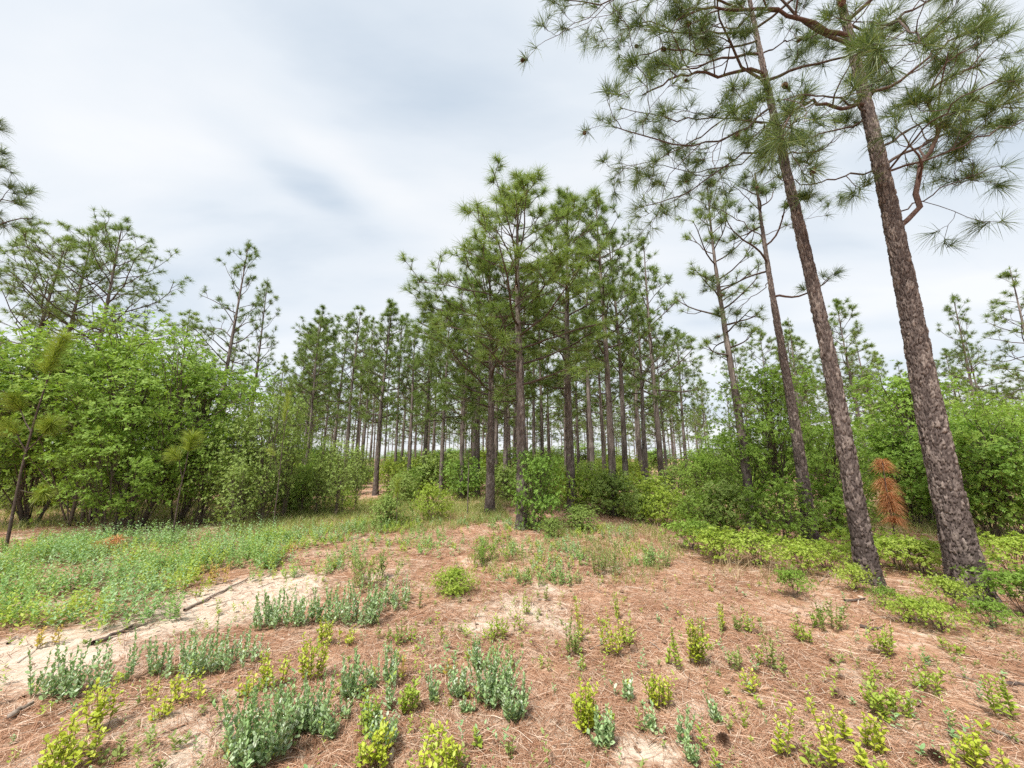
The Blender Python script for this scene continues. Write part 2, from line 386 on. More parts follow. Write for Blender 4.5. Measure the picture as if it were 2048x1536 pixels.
# ------------------------------------------------------------------ pines
def bark_trunk(rng, path, H, r0, nth, nz, plate=0.05, depth=0.012, zmax=None, char=0.5, flare=.42, top=.12, asp=2.4):
    """trunk whose bark stands in separate plates; path(z) -> xy offset"""
    zmax = zmax or H
    z = np.linspace(-0.08, 1, nz); z = np.where(z < 0, z, z ** 1.25) ; z = z * zmax; z[0] = -.12
    th = np.linspace(0, 2 * np.pi, nth, endpoint=False)
    TH, Zz = np.meshgrid(th, z)
    rad = r0 * (1 - (1 - top) * np.clip(z / H, 0, 1) ** 1.05) + flare * r0 * np.exp(-np.clip(z, 0, 9) / .26)
    nc = max(6, int(round(2 * np.pi * r0 / plate)))
    U = TH / (2 * np.pi) * nc; Vv = Zz / (plate * asp)
    wx = np.cos(TH) * r0 / plate; wy = np.sin(TH) * r0 / plate
    U = U + 1.5 * (fbm(wx * 1.3 + Vv, wy * 1.3 + Vv * .7, 5) - .45) + .5 * (vnoise(wx * 5 + Vv * 3, wy * 5 - Vv * 2, 6) - .5); Vv = Vv + 1.5 * (fbm(wx * 1.1 - Vv, wy * 1.1 + Vv * .6, 9) - .45)
    sd_ = int(rng.integers(1e6))
    F1 = np.full(U.shape, 9.0); F2 = F1.copy(); cid = np.zeros(U.shape)
    iu = np.floor(U).astype(int); iv = np.floor(Vv).astype(int)
    for a in (-1, 0, 1):
        for b in (-1, 0, 1):
            cu = iu + a; cv = iv + b; w_ = cu % nc
            d = np.hypot(cu + _hash(w_, cv, sd_) - U, cv + _hash(w_, cv, sd_ + 7) - Vv)
            h = _hash(w_, cv, sd_ + 13)
            up = d < F1
            F2 = np.where(up, F1, np.minimum(F2, d)); cid = np.where(up, h, cid); F1 = np.where(up, d, F1)
    e = np.clip((F2 - F1 - .01) / .15, 0, 1)
    disp = depth * (e * (.8 + .7 * cid) - 1) * np.clip(.35 + rad[:, None] / r0, 0, 1)
    fine = (fbm(U * 3, Vv * 5, sd_, 2) - .4) * depth * 1.1
    rr = np.maximum(rad[:, None] + disp + fine, .004)
    off = np.array([path(a) for a in z])
    X = off[:, 0:1] + rr * np.cos(TH); Y = off[:, 1:2] + rr * np.sin(TH)
    V = np.stack([X, Y, Zz], -1).reshape(-1, 3)
    ch = np.exp(-np.clip(Zz, 0, 99) / .9) * char * (.5 + vnoise(TH * 1.3, Zz * 1.5, sd_))
    tint = np.clip(.12 + .75 * cid ** 1.6 + 1.0 * (fbm(U * 2.5, Vv * 5, sd_ + 5, 3) - .42) + .1 * (vnoise(TH, Zz * .8, sd_ + 3) - .5) - ch * .55 + .10 * np.clip(Zz / 5, 0, 1), 0, 1)
    i = np.arange(nz - 1)[:, None] * nth; k = np.arange(nth)[None]; k2 = (k + 1) % nth
    q = np.stack([i + k, i + k2, i + nth + k2, i + nth + k], -1).reshape(-1, 4)
    mb = MB(); mb.add(V, q, ((nz - 1) * nth + np.arange(nth))[None], attr=tint)
    return mb

def crooked(rng, p0, d0, L, n, wob, up):
    p = np.array(p0, float); d = nrm(d0); pts = [p.copy()]
    for i in range(n):
        d = nrm(d + rng.normal(0, wob, 3) + np.array([0, 0, up])); p = p + d * L / n; pts.append(p.copy())
    return np.array(pts)
def sprout_branch(rng, pts, r0, tubes, tufts, lv, nper, ratio=.42, wob=.22, up=.10, minr=.003, start=.3, seglen=4):
    n = len(pts); L = np.linalg.norm(np.diff(pts, axis=0), axis=1).sum()
    tubes.append((pts, np.linspace(r0, max(r0 * .35, minr), n)))
    tufts.append((pts[-1], nrm(pts[-1] - pts[-2]) + np.array([0, 0, .35])))
    if lv == 0: return
    k = max(1, int(round(nper[lv - 1] * (0.6 + .4 * rng.random()))))
    for j in range(k):
        t = start + (1 - start) * (j + rng.random()) / k
        i = min(int(t * (n - 1)), n - 2); f = t * (n - 1) - i
        p = pts[i] * (1 - f) + pts[i + 1] * f; d = nrm(pts[i + 1] - pts[i])
        s = nrm(np.cross(d, rng.normal(size=3) * np.array([.5, .5, 1.2])))
        dd = nrm(d * .75 + s * .85 + np.array([0, 0, .12]))
        l2 = L * ratio * rng.uniform(.6, 1.2) * (1.15 - .45 * t)
        sprout_branch(rng, crooked(rng, p, dd, l2, seglen, wob, up), max(r0 * .5 * (1 - .4 * t), minr), tubes, tufts, lv - 1, nper, ratio, wob, up, minr, .35, seglen)

def make_pine(seed, H=11.0, r0=.145, cb=.42, Rc=2.3, limbs=26, nper=(3, 6), needles=40, nlen=.24, nw=.007, segs=1, shape=0, trunk=(20, 90), asym=0.0, mats=('bark_far', 'limb', 'needle'), lean=(0, 0)):
    rng = np.random.default_rng(seed)
    a1, a2 = rng.uniform(0, 6, 2); s1, s2 = rng.uniform(.05, .16, 2)
    def path(z):
        t = z / H
        return np.array([lean[0] * z + s1 * math.sin(a1 + t * 3.2) * t * 1.2, lean[1] * z + s2 * math.sin(a2 + t * 2.7) * t * 1.2])
    tr = bark_trunk(rng, path, H, r0, trunk[0], trunk[1], .05 if trunk[0] > 30 else .075, .015, top=.10, char=.9).mesh('pine_trunk', M[mats[0]], True, 'tint')
    tubes, tufts = [], []
    az = rng.uniform(0, 6.28)
    for i in range(limbs):
        u = ((i + .5 + rng.uniform(-.3, .3)) / limbs) ** .9
        z = H * (cb + (0.985 - cb) * u)
        az += 2.4 + rng.normal(0, .5)
        if shape == 0: prof = (.62 + .55 * math.sin(min(u * 1.9, 1.57))) * (1 - u ** 2.2) + .10      # broad and rounded
        elif shape == 1: prof = (1 - u) ** .75 * 1.0 + .10                                             # pointed
        else: prof = .55 + .5 * math.sin(math.pi * u) - .5 * u ** 3                                    # narrow column
        l = Rc * prof * rng.uniform(.65, 1.15) * (1 + asym * math.cos(az - math.pi))
        el = R(5 + 45 * u ** 1.2 + rng.normal(0, 9))
        d = np.array([math.cos(az) * math.cos(el), math.sin(az) * math.cos(el), math.sin(el)])
        o = path(z); pts = crooked(rng, (o[0], o[1], z), d, max(l, .25), 6, .13, .07)
        r = max(r0 * .30 * (1 - .6 * u) * min(1, l / Rc + .3), .008)
        k = max(.35, l / Rc)
        sprout_branch(rng, pts, r, tubes, tufts, 2, (nper[0], max(2, nper[1] * k)), .42, .2, .10, .006, .25, 3)
    o = path(H); tufts.append((np.array([o[0], o[1], H + .05]), np.array([0, 0, 1.])))
    # dead stubs below the crown
    for i in range(7):
        z = H * rng.uniform(cb * .55, cb); a = rng.uniform(0, 6.28); o = path(z)
        tubes.append((crooked(rng, (o[0], o[1], z), (math.cos(a), math.sin(a), rng.uniform(-.2, .4)), rng.uniform(.2, .9), 3, .25, 0), np.linspace(.014, .005, 4)))
    mb = MB(); add_tubes(mb, tubes, 4); br = mb.mesh('pine_branches', M[mats[1]], True)
    mb = MB(); add_needles(mb, rng, [a for a, b in tufts], [b for a, b in tufts], needles, nlen, nw, (12, 95), .12, .35, segs)
    cr = mb.mesh('pine_crown', M[mats[2]])
    return [('trunk', tr, None), ('branches', br, 'stuff'), ('crown', cr, 'stuff')], H, len(tufts)

PV = {
    'broad': make_pine(1, 10.2, .118, .36, 2.5, 40, (4, 7), 54, .27, .009, shape=0, asym=.12, trunk=(44, 220)),
    'tall': make_pine(2, 10.5, .135, .34, 1.8, 40, (4, 6), 48, .26, .009, shape=0, trunk=(36, 180)),
    'slender': make_pine(3, 10.0, .115, .42, 1.45, 34, (3, 5), 52, .24, .009, shape=2),
    'sparse': make_pine(4, 9.5, .115, .42, 1.45, 28, (3, 4), 34, .21, .008, shape=2),
    'pointed': make_pine(5, 11.0, .13, .30, 2.4, 36, (3, 5), 32, .25, .011, shape=1),
    'flat': make_pine(6, 11.0, .14, .44, 2.9, 30, (4, 7), 34, .25, .012, shape=0),
    'stand_a': make_pine(7, 12.0, .14, .36, 2.2, 34, (4, 5), 23, .30, .019, shape=0, trunk=(14, 60)),
    'stand_b': make_pine(8, 12.0, .12, .42, 1.9, 32, (4, 5), 23, .30, .019, shape=2, trunk=(14, 60)),
    'stand_c': make_pine(9, 12.0, .13, .33, 2.3, 34, (4, 5), 23, .30, .019, shape=1, trunk=(14, 60)),
}
GP = 'pines standing in the wood'
def pine_at(kind, px, Y, topy, label, rz, wide=1.0, py=900, thick=1.0, group=GP):
    """a pine whose trunk stands at photo x = px (seen at height py), Y metres away, its top at photo y = topy"""
    parts, H, _ = PV[kind]
    b = at(px, py, Y); b[2] = float(gh(b[0], b[1])) - .03
    h = at(px, topy, Y)[2] - b[2]
    k = h / H
    return put(parts, 'pine_tree', label, 'tree', b, rz, (k * wide, k * wide, k), group)

NAMED = [
    ('broad', 1044, 8.8, 372, 'broad crowned pine in the middle, taller than all around it', 0.3, 1.35),
    ('broad', 981, 10.9, 520, 'pine with pale thick trunk just left of the tall middle pine', 2.6, 1.5),
    ('tall', 1141, 11.5, 385, 'pine right of the tall middle pine, second highest crown there', 2.0, 1.0),
    ('slender', 1222, 11.2, 392, 'slender pine with curved bare trunk fourth from the middle', 4.1, 1.0),
    ('slender', 1247, 13.0, 450, 'thin pine close behind the curved slender pine', 5.0, .9),
    ('sparse', 1288, 14.0, 605, 'low crowned pine at the right edge of the middle stand', 0.7, 1.15),
    ('sparse', 1487, 9.3, 368, 'slim sparse pine with open narrow crown left of the near pines', 2.6, 1.0),
    ('tall', 757, 17.0, 600, 'pine with crooked dark trunk left of the middle stand', 3.3, 1.0),
    ('stand_a', 695, 20.0, 612, 'pine with dense round crown behind the crooked dark trunk', 0.4, 1.0),
    ('slender', 612, 22.0, 616, 'lone slim pine with small oval crown against the sky', 1.9, 1.1),
    ('pointed', 428, 15.5, 480, 'pointed open crowned pine rising above the left thicket', 0.9, .85),
    ('pointed', 492, 17.0, 560, 'lower pointed pine just right of the tall pointed one', 2.2, .8),
    ('flat', 20, 14.5, 478, 'leftmost wide pine cut by the edge of the view', 1.4, .95),
    ('flat', 75, 15.5, 462, 'pine with rounded crown above the left edge of the thicket', 3.5, .85),
    ('flat', 150, 15.0, 458, 'wide flat topped pine with low spreading limbs above the thicket', 5.2, 1.0),
    ('stand_a', 335, 21.0, 622, 'small rounded pine top between the flat and the pointed pines', 2.7, 1.1),
    ('stand_c', 1610, 19.0, 640, 'pine seen between the two nearest leaning trunks, highest there', 0.2, .9),
    ('stand_b', 1730, 20.0, 600, 'pine top peeking out between second and third near trunks', 1.3, 1.0),
    ('pointed', 1975, 19.5, 592, 'pale bushy pine top right of the nearest trunk', 4.4, .85),
    ('stand_c', 2110, 17.0, 540, 'dark pine cut off by the right edge of the view', 0.1, 1.0),
    ('stand_b', 1370, 22.0, 660, 'rounded pine in the gap right of the middle stand', 2.9, 1.2),
    ('stand_a', 1330, 19.0, 690, 'pine with drooping dense crown beside the gap of open sky', 0.8, 1.0),
    ('stand_b', 938, 10.8, 815, 'short thin dark young pine beside the pale thick trunk', 3.0, .55),
    ('broad', 885, 15.0, 600, 'straight pine left of the pale thick trunk, crown in shade', 5.5, 1.0),
    ('stand_a', 820, 17.0, 660, 'full crowned pine left of the straight shaded one', 1.7, 1.1),
    ('stand_c', 925, 14.5, 640, 'bushy pine behind the short thin dark young pine', 0.6, 1.15),
    ('stand_a', 850, 19.0, 620, 'pine with crown filling the notch left of the middle crowns', 4.6, 1.1),
    ('tall', 1010, 15.0, 600, 'pine trunk half hidden between the two thickest middle trunks', 0.5, 1.0),
    ('slender', 1185, 17.0, 520, 'pine trunk between the second highest and the curved pine', 2.4, 1.0),
]
named_xy = []
for (k, px, Y, ty, lab, rz, wd) in NAMED:
    t = pine_at(k, px, Y, ty, lab, rz, wd); named_xy.append((t.location.x, t.location.y))

def fill_stand():
    rng = np.random.default_rng(77)
    pts = list(named_xy)
    n = 0
    for tries in range(6000):
        Y = 15.5 + 80 * rng.random() ** 1.2; px = rng.uniform(-150, 2200) if Y > 26 else rng.uniform(600, 1340)
        b = at(px, 900, Y)
        # the stand is thick in the middle, thinner to both sides
        mid = 1 if 560 < px < 1420 else .35
        if rng.random() > mid: continue
        if any((b[0] - x) ** 2 + (b[1] - y) ** 2 < 3.8 for x, y in pts): continue
        pts.append((b[0], b[1]))
        H = rng.uniform(10.2, 13.2)
        if not 800 < px < 1320: H = min(H, 1.6 + (.40 if px < 900 else .36) * Y)   # the skyline steps down away from the middle
        k = H / 12.0
        kind = ('stand_a', 'stand_b', 'stand_c')[int(rng.integers(3))]
        b[2] = float(gh(b[0], b[1])) - .03
        wd = rng.uniform(.8, 1.05)
        side = 'left of' if px < 760 else ('right of' if px > 1320 else 'behind the middle of')
        deep = 'near row' if Y < 28 else ('middle depth' if Y < 50 else 'farthest depth')
        put(PV[kind][0], 'pine_tree', 'slim straight pine in the %s of the stand %s the clearing' % (deep, side), 'tree', b, rng.uniform(0, 6.28), (k * wd, k * wd, k), 'stand pines %s the clearing, %s' % (side, deep))
        n += 1
        if n >= 290: break
    return pts
fill_xy = fill_stand()

# ------------------------------------------------------------------ the near pines on the right, limb by limb
def cone_mesh(name='pine_cone', L=.105, W=.036, seed=3):
    rng = np.random.default_rng(seed); mb = MB()
    n = 70; k = np.arange(n); t = (k + .5) / n; a = k * 2.39996
    rad = W * (np.sin(np.pi * (t * .86 + .1)) ** .8)
    core = [(np.array([[0, 0, 0], [0, 0, L * .4], [0, 0, L * .8], [0, 0, L]]), np.array([W * .35, W * .55, W * .3, W * .08]))]
    add_tubes(mb, core, 7)
    base = np.stack([np.cos(a) * rad * .35, np.sin(a) * rad * .35, t * L * .92], 1)
    d = np.stack([np.cos(a), np.sin(a), .35 + .6 * t], 1)
    add_leaves(mb, base, d, np.array([[0, 0, 1.0]]) + 0 * d, rad * .9 + .006, .022 * np.sin(np.pi * (t * .8 + .12)) + .006, OVATE)
    return mb.mesh(name, M['cone'])
CONE = cone_mesh()

def resample(p, n):
    p = np.asarray(p, float); s = np.concatenate([[0], np.cumsum(np.linalg.norm(np.diff(p, axis=0), axis=1))])
    q = np.linspace(0, s[-1], n)
    return np.stack([np.interp(q, s, p[:, i]) for i in range(3)], 1)
def hero_pine(seed, base, label, H, r0, lean, limbs, upper, nth, nz, zmax, nlen=.27, needles=80, nper=(3, 7), Rc=2.3, cb=.6, cones=6):
    rng = np.random.default_rng(seed)
    root = thing('pine_tree', label, 'tree', base, group=GP)
    a1 = rng.uniform(0, 6)
    def path(z): return np.array([lean[0] * z + .05 * math.sin(a1 + z * .5) * min(z / 3, 1), lean[1] * z + .04 * math.sin(a1 + 2 + z * .4) * min(z / 3, 1)])
    link('trunk', bark_trunk(rng, path, H, r0, nth, nz, .031, .020, H, char=.5, asp=3.2).mesh('near_pine_trunk', M['bark'], True, 'tint'), root)
    spots = []
    def build_limb(pts, r, red):
        tubes, tufts = [], []
        L = np.linalg.norm(np.diff(pts, axis=0), axis=1).sum()
        k = np.clip(L / 2.0, .35, 1.2)
        sprout_branch(rng, pts, r, tubes, tufts, 3, (nper[0], nper[1], nper[2] * k), .40, .26, .06, .0032, .25, 5)
        mb = MB(); add_tubes(mb, tubes[:1], 8); add_tubes(mb, tubes[1:], 5)
        o = link('limb', mb.mesh('near_pine_limb', M['limb_red' if red else 'limb'], True), root)
        mb = MB()
        T = [a for a, b in tufts]; D = [b for a, b in tufts]
        add_needles(mb, rng, T, D, needles, nlen, .0048, (8, 85), .2, .3, 2)
        link('needles', mb.mesh('near_pine_needles', M['needle_near']), o, 'stuff')
        for a, b in tufts[1:]: spots.append(a)
    for (pl, r, red) in limbs:
        w = np.array([at(px, py, base[1] + dy) for px, py, dy in pl]) - np.asarray(base)
        z0 = w[0][2]; pc = path(z0)
        w[0][:2] = pc                                   # the limb leaves from inside the trunk
        p = resample(w, 14); p[1:-1] += rng.normal(0, .018, (12, 3))
        build_limb(p, r, red)
    az = rng.uniform(0, 6.28)
    for i in range(upper):
        u = (i + rng.random()) / upper
        z = H * (cb + (.97 - cb) * u); az += 2.4 + rng.normal(0, .4)
        l = Rc * (.55 + .5 * math.sin(min(u * 2.2, 1.57))) * (1 - u ** 2.5) + .25
        el = R(4 + 45 * u); o = path(z)
        d = (math.cos(az) * math.cos(el), math.sin(az) * math.cos(el), math.sin(el))
        build_limb(crooked(rng, (o[0], o[1], z), d, l * rng.uniform(.8, 1.15), 9, .17, .05), r0 * .2 * (1 - .6 * u) + .006, i % 3 == 0)
    for i in range(cones):
        p = spots[int(rng.integers(len(spots)))]
        c = link('pine_cone', CONE, root); c.location = tuple(p); c.rotation_euler = (rng.uniform(1.2, 2.6), rng.uniform(-.5, .5), rng.uniform(0, 6)); c.scale = (.9,) * 3
    return root

A = gp(1945, 1198)
hero_pine(101, A, 'nearest pine, thickest trunk with plated bark at the right', 10.5, .146, (0, 0), [
    ([(1800, 462, 0), (1822, 432, -.05), (1846, 412, -.1), (1826, 376, -.1), (1838, 325, -.1), (1868, 285, -.15), (1887, 260, -.2), (1868, 222, -.25), (1845, 190, -.3), (1900, 150, -.4), (1960, 130, -.5)], .036, True),
    ([(1772, 338, 0), (1830, 300, .1), (1885, 270, .2), (1960, 235, .2), (2048, 190, .3), (2120, 160, .3)], .022, False),
    ([(1762, 300, 0), (1800, 268, .2), (1850, 242, .3), (1890, 205, .4), (1960, 205, .5), (2060, 215, .5)], .020, False),
    ([(1782, 345, 0), (1860, 318, -.2), (1950, 280, -.3), (2060, 235, -.4)], .017, False),
    ([(1730, 214, 0), (1690, 216, -.1), (1640, 205, -.2), (1600, 206, -.35), (1560, 262, -.4)], .027, True),
    ([(1766, 345, 0), (1700, 350, .1), (1640, 365, .2), (1600, 371, .2), (1555, 350, .3)], .014, False),
    ([(1722, 245, 0), (1670, 260, .2), (1620, 276, .4), (1550, 300, .5)], .015, False),
    ([(1698, 80, 0), (1640, 58, -.1), (1570, 20, -.2), (1500, 18, -.2), (1430, 15, -.3), (1370, 30, -.3)], .034, True),
    ([(1700, 90, 0), (1760, 55, .1), (1830, 15, .1), (1900, -20, .2)], .026, False),
    ([(1735, 195, 0), (1790, 165, -.2), (1830, 140, -.3), (1900, 80, -.4), (1980, 40, -.5)], .022, True),
    ([(1810, 440, .05), (1850, 400, .1), (1900, 368, .1), (1960, 345, .2), (2010, 332, .2)], .011, False),
    ([(1716, 130, 0), (1725, 70, -.6), (1800, 40, -1.1), (1850, 90, -1.5)], .018, False),
    ([(1735, 225, 0), (1665, 190, -.6), (1600, 190, -1.0), (1555, 200, -1.25)], .014, False),
    ([(1772, 350, 0), (1850, 260, -.6), (1930, 190, -1.0), (2010, 150, -1.2)], .014, False),
], 7, 130, 760, 6.5, .28, 42, (2, 3, 6), 2.2, .64, 12)
B = gp(1740, 1165)
hero_pine(102, B, 'second nearest pine with slim leaning trunk left of the thickest one', 10.8, .106, (-.03, 0), [
    ([(1535, 168, 0), (1515, 140, -.1), (1490, 140, -.1), (1440, 152, -.15), (1395, 140, -.2), (1345, 160, -.3), (1285, 190, -.35)], .028, True),
    ([(1532, 188, 0), (1480, 215, .2), (1420, 260, .3), (1350, 300, .4), (1275, 345, .4)], .016, False),
    ([(1540, 215, 0), (1470, 270, -.2), (1400, 290, -.4), (1300, 275, -.5), (1225, 252, -.6)], .018, False),
    ([(1557, 292, 0), (1500, 305, 0), (1440, 335, 0), (1370, 390, .1), (1268, 418, .1)], .016, False),
    ([(1500, 60, 0), (1440, 60, .2), (1370, 70, .4), (1300, 40, .5), (1240, 60, .6)], .02, False),
    ([(1515, 110, 0), (1580, 80, .3), (1650, 60, .5)], .014, False),
    ([(1562, 312, 0), (1640, 300, .3), (1690, 262, .5)], .013, False),
    ([(1548, 250, 0), (1450, 235, .3), (1350, 240, .6), (1240, 215, .7)], .016, False),
    ([(1490, 20, 0), (1400, -10, -.2), (1300, -20, -.3), (1200, 5, -.4), (1130, 0, -.4)], .02, True),
    ([(1508, 80, 0), (1420, 110, -.3), (1330, 100, -.5), (1255, 120, -.6)], .017, False),
    ([(1560, 300, 0), (1530, 250, -.6), (1500, 210, -1.0)], .012, False),
    ([(1552, 268, 0), (1480, 330, .3), (1400, 345, .5), (1310, 330, .6)], .013, False),
], 9, 84, 560, 7.5, .25, 32, (3, 3, 6), 2.2, .62, 12)
Cb = gp(1622, 1083)
hero_pine(103, Cb, 'third near pine with thin trunk rising behind the second one', 8.6, .118, (0, 0), [
    ([(1545, 480, 0), (1490, 445, .1), (1440, 420, .1), (1380, 395, .2)], .013, False),
    ([(1560, 560, 0), (1510, 590, .2), (1450, 640, .3)], .011, False),
    ([(1550, 470, 0), (1600, 440, .1), (1655, 430, .1)], .010, False),
    ([(1535, 420, 0), (1480, 380, -.2), (1430, 360, -.3)], .012, False),
    ([(1530, 380, 0), (1580, 330, .2), (1640, 330, .3)], .012, False),
], 8, 64, 380, 7, .23, 44, (2, 2, 5), 1.6, .60, 4)
E_ = onground(-11.6, 6.6)
hero_pine(104, E_, 'pine outside the left edge whose limb tips reach into view', 7.6, .13, (0, 0), [
    ([(-200, 320, 0), (-100, 300, 0), (-30, 320, 0), (25, 345, 0)], .02, False),
    ([(-200, 420, 0), (-100, 420, 0), (-30, 400, 0), (30, 400, 0)], .02, False),
    ([(-200, 280, 0), (-80, 250, .2), (-10, 285, .3)], .016, False)], 8, 24, 80, 7, .26, 44, (2, 2, 6), 1.8, .62, 0)

# ------------------------------------------------------------------ broadleaf trees and shrubs
def make_bush(seed, H, W, stems, clumps, per, leaf, mat_, base=.25, flat=.4, csize=.3, tm=DIAMOND, stem_r=.02, shell=.5, up=.55, wl=.55, dome=1.0, stemmat='stem'):
    rng = np.random.default_rng(seed)
    st = []
    for i in range(stems):
        a = rng.uniform(0, 6.28); r = W * .06 * rng.random() + .02
        e = rng.uniform(0, .32) * W
        p0 = np.array([math.cos(a) * r, math.sin(a) * r, -.05]); a += rng.normal(0, .6)
        p1 = np.array([math.cos(a) * e, math.sin(a) * e, H * rng.uniform(.7, .93)])
        t = np.linspace(0, 1, 8)[:, None]
        mid = np.array([p0[0] * .4 + p1[0] * .35, p0[1] * .4 + p1[1] * .35, p1[2] * .5]) + rng.normal(0, .05 * W, 3) * [1, 1, .3]
        p = (1 - t) ** 2 * p0 + 2 * t * (1 - t) * mid + t * t * p1
        p[1:] += rng.normal(0, .012 * H, (7, 3)) * [1, 1, .3]
        st.append(p)
    tubes = [[(p, np.linspace(stem_r * rng.uniform(.7, 1.2), stem_r * .25, 8))] for p in st]
    # clump centres through the crown's volume, more of them near its surface
    cs = []
    while len(cs) < clumps:
        u = nrm(rng.normal(size=3)); rr = rng.random() ** (1 / (3 + shell * 4))
        q = u * rr
        z = base * H + (H - base * H) * (.5 + .5 * q[2])
        k = 1.0 if q[2] > 0 else (.8 + .2 * (1 + q[2]))
        bump = .62 + .8 * float(vnoise(np.array(u[0] * 2.2 + seed), np.array(u[1] * 2.2 + u[2] * 1.7), seed))
        cs.append((q[0] * W * .5 * k * bump, q[1] * W * .5 * k * bump, min(base * H + (z - base * H) * (.72 + .4 * bump * dome) * .9, H * 1.02)))
    for p in st:                                        # leafy leaders above the rest
        for j in range(3): cs.append(tuple(p[-1] + rng.normal(0, .05 * W, 3) * [1, 1, .4] + [0, 0, H * (.02 + .035 * j)]))
    cs = np.array(cs)
    lc, ld, ln, ls = [], [], [], []
    for c in cs:
        si = min(range(stems), key=lambda i: np.min(np.linalg.norm((st[i] - c) * [1, 1, .6], axis=1)))
        s = st[si]; below = s[s[:, 2] < c[2] - .05 * H]
        o = below[int(rng.integers(max(1, len(below) - 3), len(below) + 1)) - 1] if len(below) else s[1]
        t = np.linspace(0, 1, 5)[:, None]; mid = (o + c) / 2 + np.array([0, 0, .06 * H]) + rng.normal(0, .03 * W, 3)
        bp = (1 - t) ** 2 * o + 2 * t * (1 - t) * mid + t * t * c
        tubes[si].append((bp, np.linspace(stem_r * .35, stem_r * .12, 5)))
        n = max(2, int(per * rng.uniform(.55, 1.35) / 6)); cz = csize * rng.uniform(.7, 1.3)
        out = nrm(np.array([c[0], c[1], (c[2] - H * .45) * .6]) + 1e-3)
        tilt = rng.normal(0, .25, 3)
        q = rng.normal(size=(n, 3)) * [cz, cz, cz * flat]
        q *= np.where(rng.random((n, 1)) < .25, 1.6, .85)
        q[:, 2] += -(q[:, 0] ** 2 + q[:, 1] ** 2) / max(cz, .01) * .18 + q[:, 0] * tilt[0] + q[:, 1] * tilt[1]
        # every twig end carries a small rosette of leaves
        tip = np.repeat(c + q, 6, 0); ax = np.repeat(nrm(rng.normal(size=(n, 3)) * .4 + out * .5 + q / cz * .25 + [0, 0, .6]), 6, 0); m = n * 6
        ph = np.tile(np.arange(6) * 1.05, n) + rng.normal(0, .3, m); s1 = nrm(np.cross(ax, [0.31, 0.2, 0.1])); s2 = np.cross(ax, s1)
        rad = s1 * np.cos(ph)[:, None] + s2 * np.sin(ph)[:, None]; el = rng.uniform(-.1, .7, m)[:, None]
        d = rad * np.cos(el) + ax * np.sin(el)
        lc.append(tip + ax * rng.uniform(-.5, .1, (m, 1)) * leaf); ld.append(d); ln.append(ax * np.cos(el) - rad * np.sin(el) + rng.normal(0, .22, (m, 3)))
        ls.append(leaf * rng.uniform(.65, 1.2, m)); n = m
        # leaves along the branch
        m = max(1, n // 5); tt = rng.uniform(.4, 1, m)
        idx = np.clip((tt * 4).astype(int), 0, 3); f = (tt * 4 - idx)[:, None]
        lc.append(bp[idx] * (1 - f) + bp[idx + 1] * f + rng.normal(0, .03, (m, 3)) * H * .3)
        ld.append(rng.normal(size=(m, 3)) * [1, 1, .5]); ln.append(rng.normal(size=(m, 3)) * .5 + [0, 0, .7]); ls.append(leaf * rng.uniform(.6, 1.1, m))
    lc = np.concatenate(lc); keep = lc[:, 2] > .04
    ls = np.concatenate(ls)[keep]
    mb = MB(); add_leaves(mb, lc[keep], np.concatenate(ld)[keep], np.concatenate(ln)[keep], ls, ls * wl, tm)
    parts = []
    for tl in tubes:
        m2 = MB(); add_tubes(m2, tl, 5); parts.append(('stem', m2.mesh('shrub_stem', M[stemmat], True), None))
    parts.append(('crown', mb.mesh('shrub_crown', M[mat_]), 'stuff'))
    return parts, H
BV = {
    'oak_a': make_bush(21, 4.4, 3.4, 5, 115, 130, .070, 'leaf_oak', .24, .27, .25, stem_r=.035),
    'oak_b': make_bush(22, 4.2, 3.0, 4, 95, 130, .070, 'leaf_oak', .28, .27, .25, stem_r=.035),
    'oak_c': make_bush(23, 4.0, 3.6, 6, 115, 130, .070, 'leaf_oak', .20, .27, .25, stem_r=.03),
    'deep_a': make_bush(24, 3.6, 3.2, 5, 150, 120, .080, 'leaf_deep', .12, .27, .25, stem_r=.03),
    'deep_b': make_bush(25, 2.2, 1.8, 5, 80, 85, .070, 'leaf_deep', .10, .4, .22, stem_r=.022),
    'pale_a': make_bush(26, 3.2, 1.9, 4, 75, 70, .065, 'leaf_pale', .18, .4, .24, stem_r=.022),
    'pale_b': make_bush(27, 2.2, 1.6, 5, 60, 65, .055, 'leaf_pale', .12, .45, .20, stem_r=.016),
    'low_a': make_bush(28, 1.4, 1.7, 5, 70, 75, .060, 'leaf_oak', .06, .45, .19, stem_r=.014),
    'low_b': make_bush(29, 1.2, 1.5, 5, 60, 75, .055, 'leaf_lime', .06, .45, .18, stem_r=.012),
    'low_c': make_bush(30, 1.3, 1.6, 6, 65, 75, .060, 'leaf_pale', .06, .45, .18, stem_r=.012),
    'low_d': make_bush(35, 1.3, 1.7, 5, 70, 75, .065, 'leaf_oak', .05, .45, .19, stem_r=.014),
    'fine': make_bush(36, .34, .50, 16, 130, 60, .020, 'leaf_lime', .05, .9, .045, stem_r=.004, wl=.4),
    'huck_a': make_bush(31, .62, 1.15, 12, 60, 44, .036, 'leaf_lime', .38, .4, .09, stem_r=.006, dome=1.0),
    'huck_b': make_bush(32, .55, 1.0, 11, 50, 44, .036, 'leaf_lime', .38, .4, .09, stem_r=.006, dome=1.0),
    'huck_c': make_bush(33, .58, 1.05, 11, 50, 42, .038, 'leaf_oak', .35, .4, .09, stem_r=.006, dome=1.0),
}
